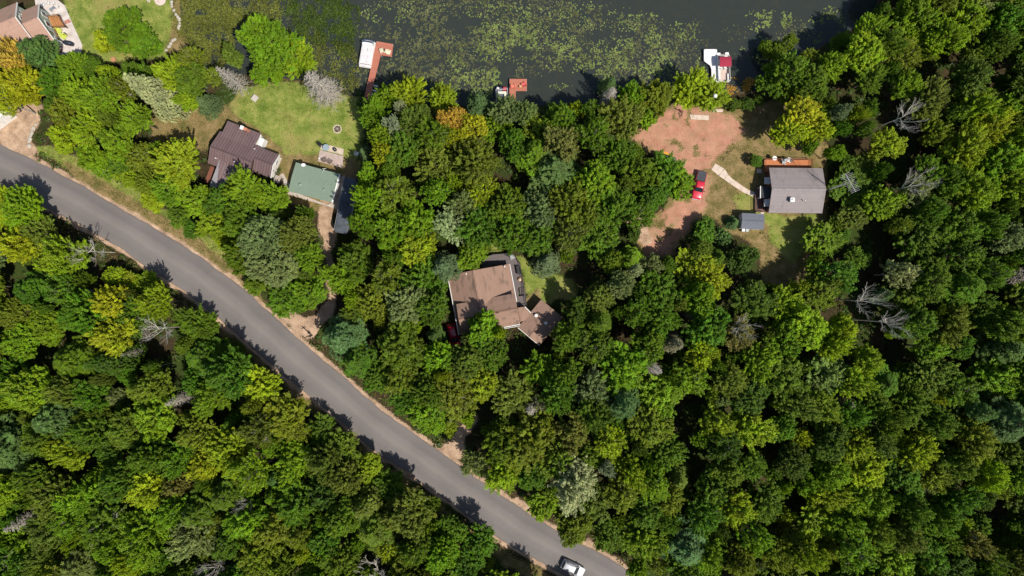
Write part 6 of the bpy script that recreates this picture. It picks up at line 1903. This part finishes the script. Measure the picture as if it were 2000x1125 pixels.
def auto_label(x, y, colour, word, size):
    order = sorted(LM, key=lambda l: math.hypot(x - l[0], y - l[1]))
    opts = []
    for l in order[:5]:
        n, w = where(x, y, l)
        if n > 8: continue
        t = l[2]
        s = '%s%s %s, %s %s the %s' % (size, WORD[colour], word, NUM[n], w, t)
        if len(s.split()) <= 16: opts.append(s)
    for s in opts:
        if s not in used: used[s] = 1; return s
    for s in list(opts):
        for l in order[:6]:
            n, w = where(x, y, l)
            s2 = s + ' and %s the %s' % (w, l[2])
            if len(s2.split()) <= 16 and l[2] not in s and s2 not in used: used[s2] = 1; return s2
    return (opts or ['%s%s %s in the dense wood' % (size, WORD[colour], word)])[0]
for (x, y, r, big) in FILL:
    q = zval(x, y, 190, 5); q2 = frnd.random(); left = x < 760
    edge = clearance(x, y) < 60
    if q2 < .05: kind = 'pine'
    elif q2 < .075: kind = 'spruce'
    elif q2 < .087: kind = 'bare'
    else: kind = frnd.choices(['maple', 'oak', 'linden', 'aspen'], [5, 3.4, 2.2, 1.5])[0]
    pal = ['dark', 'mid', 'mid', 'green', 'olive', 'moss', 'bright', 'lime', 'yellow', 'sage', 'brown', 'silver']
    if left: wts = [.5, 3, 3, 2.2, 3.4, 2.4, 3.2, 1.8, .35, .6, .0, .0]
    else: wts = [1.2, 4, 3.5, 3.0, 2.6, 2.4, 2.8, 1.0, .15, .8, .12, .06]
    if q > .58: wts = [w * m for w, m in zip(wts, [.4, .8, .8, 1, 1.4, .8, 1.8, 2.2, 2, 1, .8, 1])]
    c = frnd.choices(pal, wts)[0]
    if kind == 'pine': c = frnd.choice(['teal', 'green', 'mid', 'bright'])
    if kind == 'spruce': c = frnd.choice(['dark', 'green', 'mid', 'moss'])
    if kind == 'bare': c = 'grey'
    h = (frnd.uniform(11.5, 15.5) if big else frnd.uniform(7.5, 12.0))
    if kind == 'aspen': h += .8
    if edge: h *= .84
    if y > 300 and x < 1250 and -float(sdf(np.array([x]), np.array([y]), ROADPOLY)[0]) < 55: h *= frnd.uniform(.5, .82)
    if kind == 'bare': r *= .5
    if 1600 < x < 1705 and 300 < y < 490: h *= .5
    if 1040 < x < 1210 and 870 < y < 1020: h *= .8
    word = KINDS[kind][2]
    lab = auto_label(x, y, c, word, '' if big else 'small ')
    o = tree(x, y, r, h, kind, c, lab, None)
    if lab in [] : pass
# group together those that end with the same words
cnt = {}
for o in list(col.objects):
    l = o.get('label')
    if l and o.get('category') in ('tree', 'bush'): cnt.setdefault(l, []).append(o)
for l, os_ in cnt.items():
    if len(os_) > 1:
        for o in os_: o['group'] = 'trees in the wood: ' + l
for o in list(col.objects):
    if o.get('category') == 'tree' and not o.get('group'):
        o['group'] = {'maple_tree': 'leafy trees around the houses and road', 'oak_tree': 'leafy trees around the houses and road', 'linden_tree': 'leafy trees around the houses and road', 'aspen_tree': 'leafy trees around the houses and road', 'pine_tree': 'pines in the woods', 'spruce_tree': 'spruces in the woods', 'dead_tree': 'dead trees in the woods'}.get(o.name.split('.')[0], 'trees')
    elif o.get('category') == 'bush' and not o.get('group'): o['group'] = 'shrubs at the edges of the woods'
print('trees', len(PLACED), 'duplicate labels', sum(len(v) for v in cnt.values() if len(v) > 1))
from collections import Counter
print(Counter(o.name.split('.')[0] for o in col.objects if o.get('category') in ('tree', 'bush')))

# ------------------------------------------------------------------ plants nobody could count
def scatter(n, box, test, seed):
    rs = np.random.RandomState(seed)
    x = rs.uniform(box[0], box[2], n); y = rs.uniform(box[1], box[3], n)
    k = test(x, y, rs)
    return x[k], y[k], rs
def to_world(x, y): return (x - 1000) * MPP, (562.5 - y) * MPP
def stuff_leaves(name, C, Nn, T, A, B, rs, color, label_color_var=.3, m=None):
    me = leaf_mesh(name, C, Nn, T, A, B, rs.rand(len(C)), rs.rand(len(C)), m)
    me.name = name
    o = bpy.data.objects.new(name, me); o.color = (*color, 1); col.objects.link(o); o['kind'] = 'stuff'
    return o
# undergrowth: leafy ground plants in the woods
def t_under(x, y, rs):
    g, d, s, r, lk = plan_weights(x, y)
    keep = np.ones(x.shape, bool)
    for bt in ([(-80, -80), (175, -80), (175, 145), (-80, 120)], [(295, -30), (330, -30), (330, 20), (295, 20)]): keep &= sdf(x, y, bt) < 0
    keep &= path_dist(x, y, [(1390, 324, 14), (1428, 354, 12), (1490, 385, 14)]) < 0
    return keep & (np.maximum.reduce([g, d, s, r, lk]) < .25) & (vnoise(x, y, 40, 12, 3) > .40)
x, y, rs = scatter(8000, (-60, -40, 2060, 1165), t_under, 3)
k = np.repeat(np.arange(len(x)), 26); n = len(k)
wx, wy = to_world(x, y)
sz = rs.uniform(.4, 1.1, len(x))
u = unit(rs, n); u[:, 2] = np.abs(u[:, 2])
C = np.stack([wx[k] + u[:, 0] * sz[k], wy[k] + u[:, 1] * sz[k], u[:, 2] * sz[k] * .9], 1)
stuff_leaves('undergrowth', C, u + np.array([0, 0, .8]), unit(rs, n), rs.uniform(.13, .26, n), rs.uniform(.09, .17, n), rs, (0.05, 0.085, 0.012))
# rough grass on the verges and yard edges
def t_verge(x, y, rs):
    dr = -sdf(x, y, ROADPOLY)
    g, d, s, r, lk = plan_weights(x, y)
    near = (dr > 7) & (dr < 38) & (s < .45)
    yard = (d > .4) & (s < .3) & (r < .3) & (vnoise(x, y, 14, 15, 2) > .52)
    lawn = (g > .4) & (s < .3) & (vnoise(x, y, 10, 19, 2) > .62)
    inside = np.zeros(x.shape, bool)
    for bld in ([(400, 230), (560, 290), (550, 370), (400, 380)], [(560, 312), (700, 330), (690, 420), (560, 400)], [(1485, 300), (1620, 300), (1620, 420), (1485, 425)], [(870, 490), (1035, 490), (1105, 615), (1060, 685), (870, 680)], [(615, 280), (680, 280), (680, 335), (615, 335)], [(1440, 412), (1496, 412), (1496, 452), (1440, 452)], [(-60, -60), (165, -60), (165, 135), (-60, 110)]):
        inside |= sdf(x, y, bld) > 0
    inside |= path_dist(x, y, [(1390, 324, 11), (1428, 354, 8), (1490, 385, 8)]) > 0
    return (near | yard | lawn) & ~inside & (rs.rand(len(x)) < np.where(near, 1, .55))
x, y, rs = scatter(150000, (-20, -20, 2020, 1145), t_verge, 8)
k = np.repeat(np.arange(len(x)), 2); n = len(k)
wx, wy = to_world(x, y)
C = np.stack([wx[k] + rs.uniform(-.2, .2, n), wy[k] + rs.uniform(-.2, .2, n), rs.uniform(.05, .22, n)], 1)
T = unit(rs, n) * np.array([1, 1, .4]) + np.array([0, 0, .5])
half = rs.rand(n) < .5
for nm, sel, cc in (('rough_grass', half, (0.13, 0.155, 0.03)), ('dry_grass_tufts', ~half, (0.27, 0.20, 0.085))):
    m_ = sel.sum()
    stuff_leaves(nm, C[sel], unit(rs, m_) * .8 + np.array([0, 0, .7]), T[sel], rs.uniform(.10, .24, m_), rs.uniform(.03, .07, m_), rs, cc)

# marsh plants and weeds in the shallows
MARSH = [([(338, -40), (475, -40), (475, 20), (455, 70), (430, 130), (370, 115), (342, 60)], 1.3, 'a'), ([(535, -40), (640, -40), (692, 10), (703, 60), (692, 105), (650, 100), (600, 75), (545, 40)], 1.0, 'b'),
         ([(460, -40), (560, -40), (560, 60), (480, 60)], .55, 'a'), ([(600, 60), (700, 95), (700, 190), (600, 160)], .35, 'a'), ([(690, 170), (740, 178), (735, 200), (690, 195)], .9, 'b')]
def marsh(kind):
    def f(x, y, rs):
        m = np.zeros(x.shape)
        wob = (vnoise(x, y, 26, 33, 3) - .5) * 46
        for p, dn, k_ in MARSH:
            if k_ == kind: m = np.maximum(m, dn * np.clip((sdf(x, y, p) + wob) / 14 + .3, 0, 1))
        hole = np.clip((vnoise(x, y, 17, 41, 3) - .28) / .2, 0.12, 1)
        return rs.rand(len(x)) < m * hole
    return f
for kind, cc, nn in (('a', (0.125, 0.135, 0.022), 90000), ('b', (0.055, 0.085, 0.010), 70000)):
    x, y, rs = scatter(nn, (330, -50, 760, 215), marsh(kind), 21 if kind == 'a' else 22)
    n = len(x); wx, wy = to_world(x, y)
    C = np.stack([wx, wy, WATER_Z + rs.uniform(.01, .35, n)], 1)
    stuff_leaves('marsh_plants' if kind == 'a' else 'water_weed', C, unit(rs, n) * .6 + np.array([0, 0, .8]), unit(rs, n) * np.array([1, 1, .5]), rs.uniform(.12, .26, n), rs.uniform(.05, .11, n), rs, cc)
# lily pads: bright pads, and dull half sunken ones
BRIGHT = [(1010, 75, 85, 42, .95), (960, 90, 60, 30, .8), (1085, 95, 55, 30, .7), (1120, 122, 60, 18, .7), (1190, 125, 55, 24, .75), (1275, 112, 50, 40, 1.0), (1280, 82, 34, 26, .8), (1215, 95, 60, 24, .6), (905, 132, 45, 30, .9), (945, 155, 42, 28, .95), (925, 175, 48, 18, .7), (1190, 155, 26, 20, .8), (1095, 168, 22, 10, .4), (1050, 35, 60, 24, .35), (980, 20, 70, 20, .3),
          (1340, 118, 26, 26, .45), (1340, 60, 34, 20, .35), (1512, 35, 48, 18, .9), (1480, 40, 24, 22, .6), (1625, 38, 26, 26, .7), (1572, 50, 30, 20, .35), (1362, 110, 9, 14, .8), (1490, 98, 26, 26, .8), (1460, 94, 16, 8, .5), (1605, 72, 20, 14, .5), (1150, 30, 90, 26, .25), (750, 25, 50, 26, .25), (820, 15, 50, 20, .3), (1235, 40, 60, 20, .3), (700, 60, 20, 16, .4), (1320, 150, 30, 16, .35)]
DULL = [(830, 60, 95, 60, .8), (800, 120, 65, 50, .95), (840, 160, 60, 34, .9), (900, 90, 80, 50, .6), (760, 40, 60, 40, .5), (1200, 75, 110, 50, .6), (1300, 100, 60, 50, .6), (1240, 130, 60, 30, .5), (1000, 90, 110, 60, .5), (860, 10, 110, 30, .6), (1040, 20, 120, 30, .45), (470, 20, 80, 40, .6), (540, 20, 60, 30, .4), (620, 120, 50, 30, .4), (1120, 50, 100, 40, .45), (960, 160, 60, 30, .7), (1360, 90, 30, 50, .3), (1440, 80, 40, 30, .12), (1530, 60, 60, 30, .25), (720, 150, 40, 30, .3)]
def blobs(L_, sc, seed, thr):
    def f(x, y, rs):
        m = np.zeros(x.shape)
        for (cx, cy, a, b, dn) in L_:
            q = ((x - cx) / a) ** 2 + ((y - cy) / b) ** 2
            m = np.maximum(m, dn * np.clip(1.35 - q, 0, 1))
        nz = np.clip((vnoise(x, y, sc * 2.2, seed, 4) - thr + .04) / .14, 0, 1) * np.clip((vnoise(x, y, 4.5, seed + 5, 2) - .40) / .22, 0.04, 1)
        wet = sdf(x, y, LAKE) > 3
        dry = np.ones(x.shape, bool)
        for bt in ([(695, 75), (772, 75), (772, 115), (745, 112), (735, 200), (705, 198), (722, 135), (697, 132)], [(962, 166), (1034, 150), (1034, 182), (1012, 220), (965, 222)], [(1370, 90), (1432, 90), (1432, 165), (1405, 205), (1386, 205), (1370, 124)]):
            dry &= sdf(x, y, bt) < 0
        return (rs.rand(len(x)) < m * nz) & wet & dry
    return f
def pads(name, n0, L_, sc, seed, thr, zlo, zhi, r0, r1, color, m):
    x, y, rs = scatter(n0, (340, -50, 1760, 200), blobs(L_, sc, seed, thr), seed)
    n = len(x); wx, wy = to_world(x, y); K_ = 7
    r = rs.uniform(r0, r1, n); a0 = rs.uniform(0, 6.28, n); z = WATER_Z + rs.uniform(zlo, zhi, n)
    ang = a0[:, None] + np.arange(K_)[None, :] * 0.85
    tilt = rs.uniform(-.12, .12, (n, 2))
    ox = np.cos(ang) * r[:, None]; oy = np.sin(ang) * r[:, None]
    V = np.stack([wx[:, None] + ox, wy[:, None] + oy, z[:, None] + ox * tilt[:, :1] * .3 + oy * tilt[:, 1:] * .3], -1)
    me = bpy.data.meshes.new(name)
    me.vertices.add(n * K_); me.vertices.foreach_set('co', V.reshape(-1).astype(np.float32))
    me.loops.add(n * K_); me.loops.foreach_set('vertex_index', np.arange(n * K_, dtype=np.int32))
    me.polygons.add(n); me.polygons.foreach_set('loop_start', np.arange(0, n * K_, K_, dtype=np.int32)); me.polygons.foreach_set('loop_total', np.full(n, K_, dtype=np.int32))
    me.update(calc_edges=True)
    for nm in ('tone', 'drift'):
        a = me.attributes.new(nm, 'FLOAT', 'FACE'); a.data.foreach_set('value', rs.rand(n).astype(np.float32))
    me.materials.append(m)
    o = bpy.data.objects.new(name, me); o.color = (*color, 1); col.objects.link(o); o['kind'] = 'stuff'
    print(name, n)
pads('lily_pads', 150000, BRIGHT, 11, 51, .40, .01, .05, .06, .15, (0.175, 0.215, 0.062), LEAF)
pads('floating_pondweed', 190000, DULL, 13, 61, .40, .004, .02, .06, .14, (0.115, 0.120, 0.050), LEAF)
# brown and orange weed on the shallow bottom by the gravel yard
x, y, rs = scatter(3000, (1395, 150, 1500, 190), lambda x, y, rs: (rs.rand(len(x)) < .9 * np.clip((vnoise(x, y, 12, 71, 3) - .45) / .15, 0, 1)) & (sdf(x, y, LAKE) > 0) & (x > 1425 - (y - 150)), 23)
n = len(x); wx, wy = to_world(x, y)
C = np.stack([wx, wy, np.full(n, WATER_Z + .01)], 1)
stuff_leaves('brown_water_weed', C, unit(rs, n) * .2 + np.array([0, 0, 1]), unit(rs, n) * np.array([1, 1, .1]), rs.uniform(.1, .25, n), rs.uniform(.05, .12, n), rs, (0.42, 0.22, 0.03))
print('objects', len(col.objects))
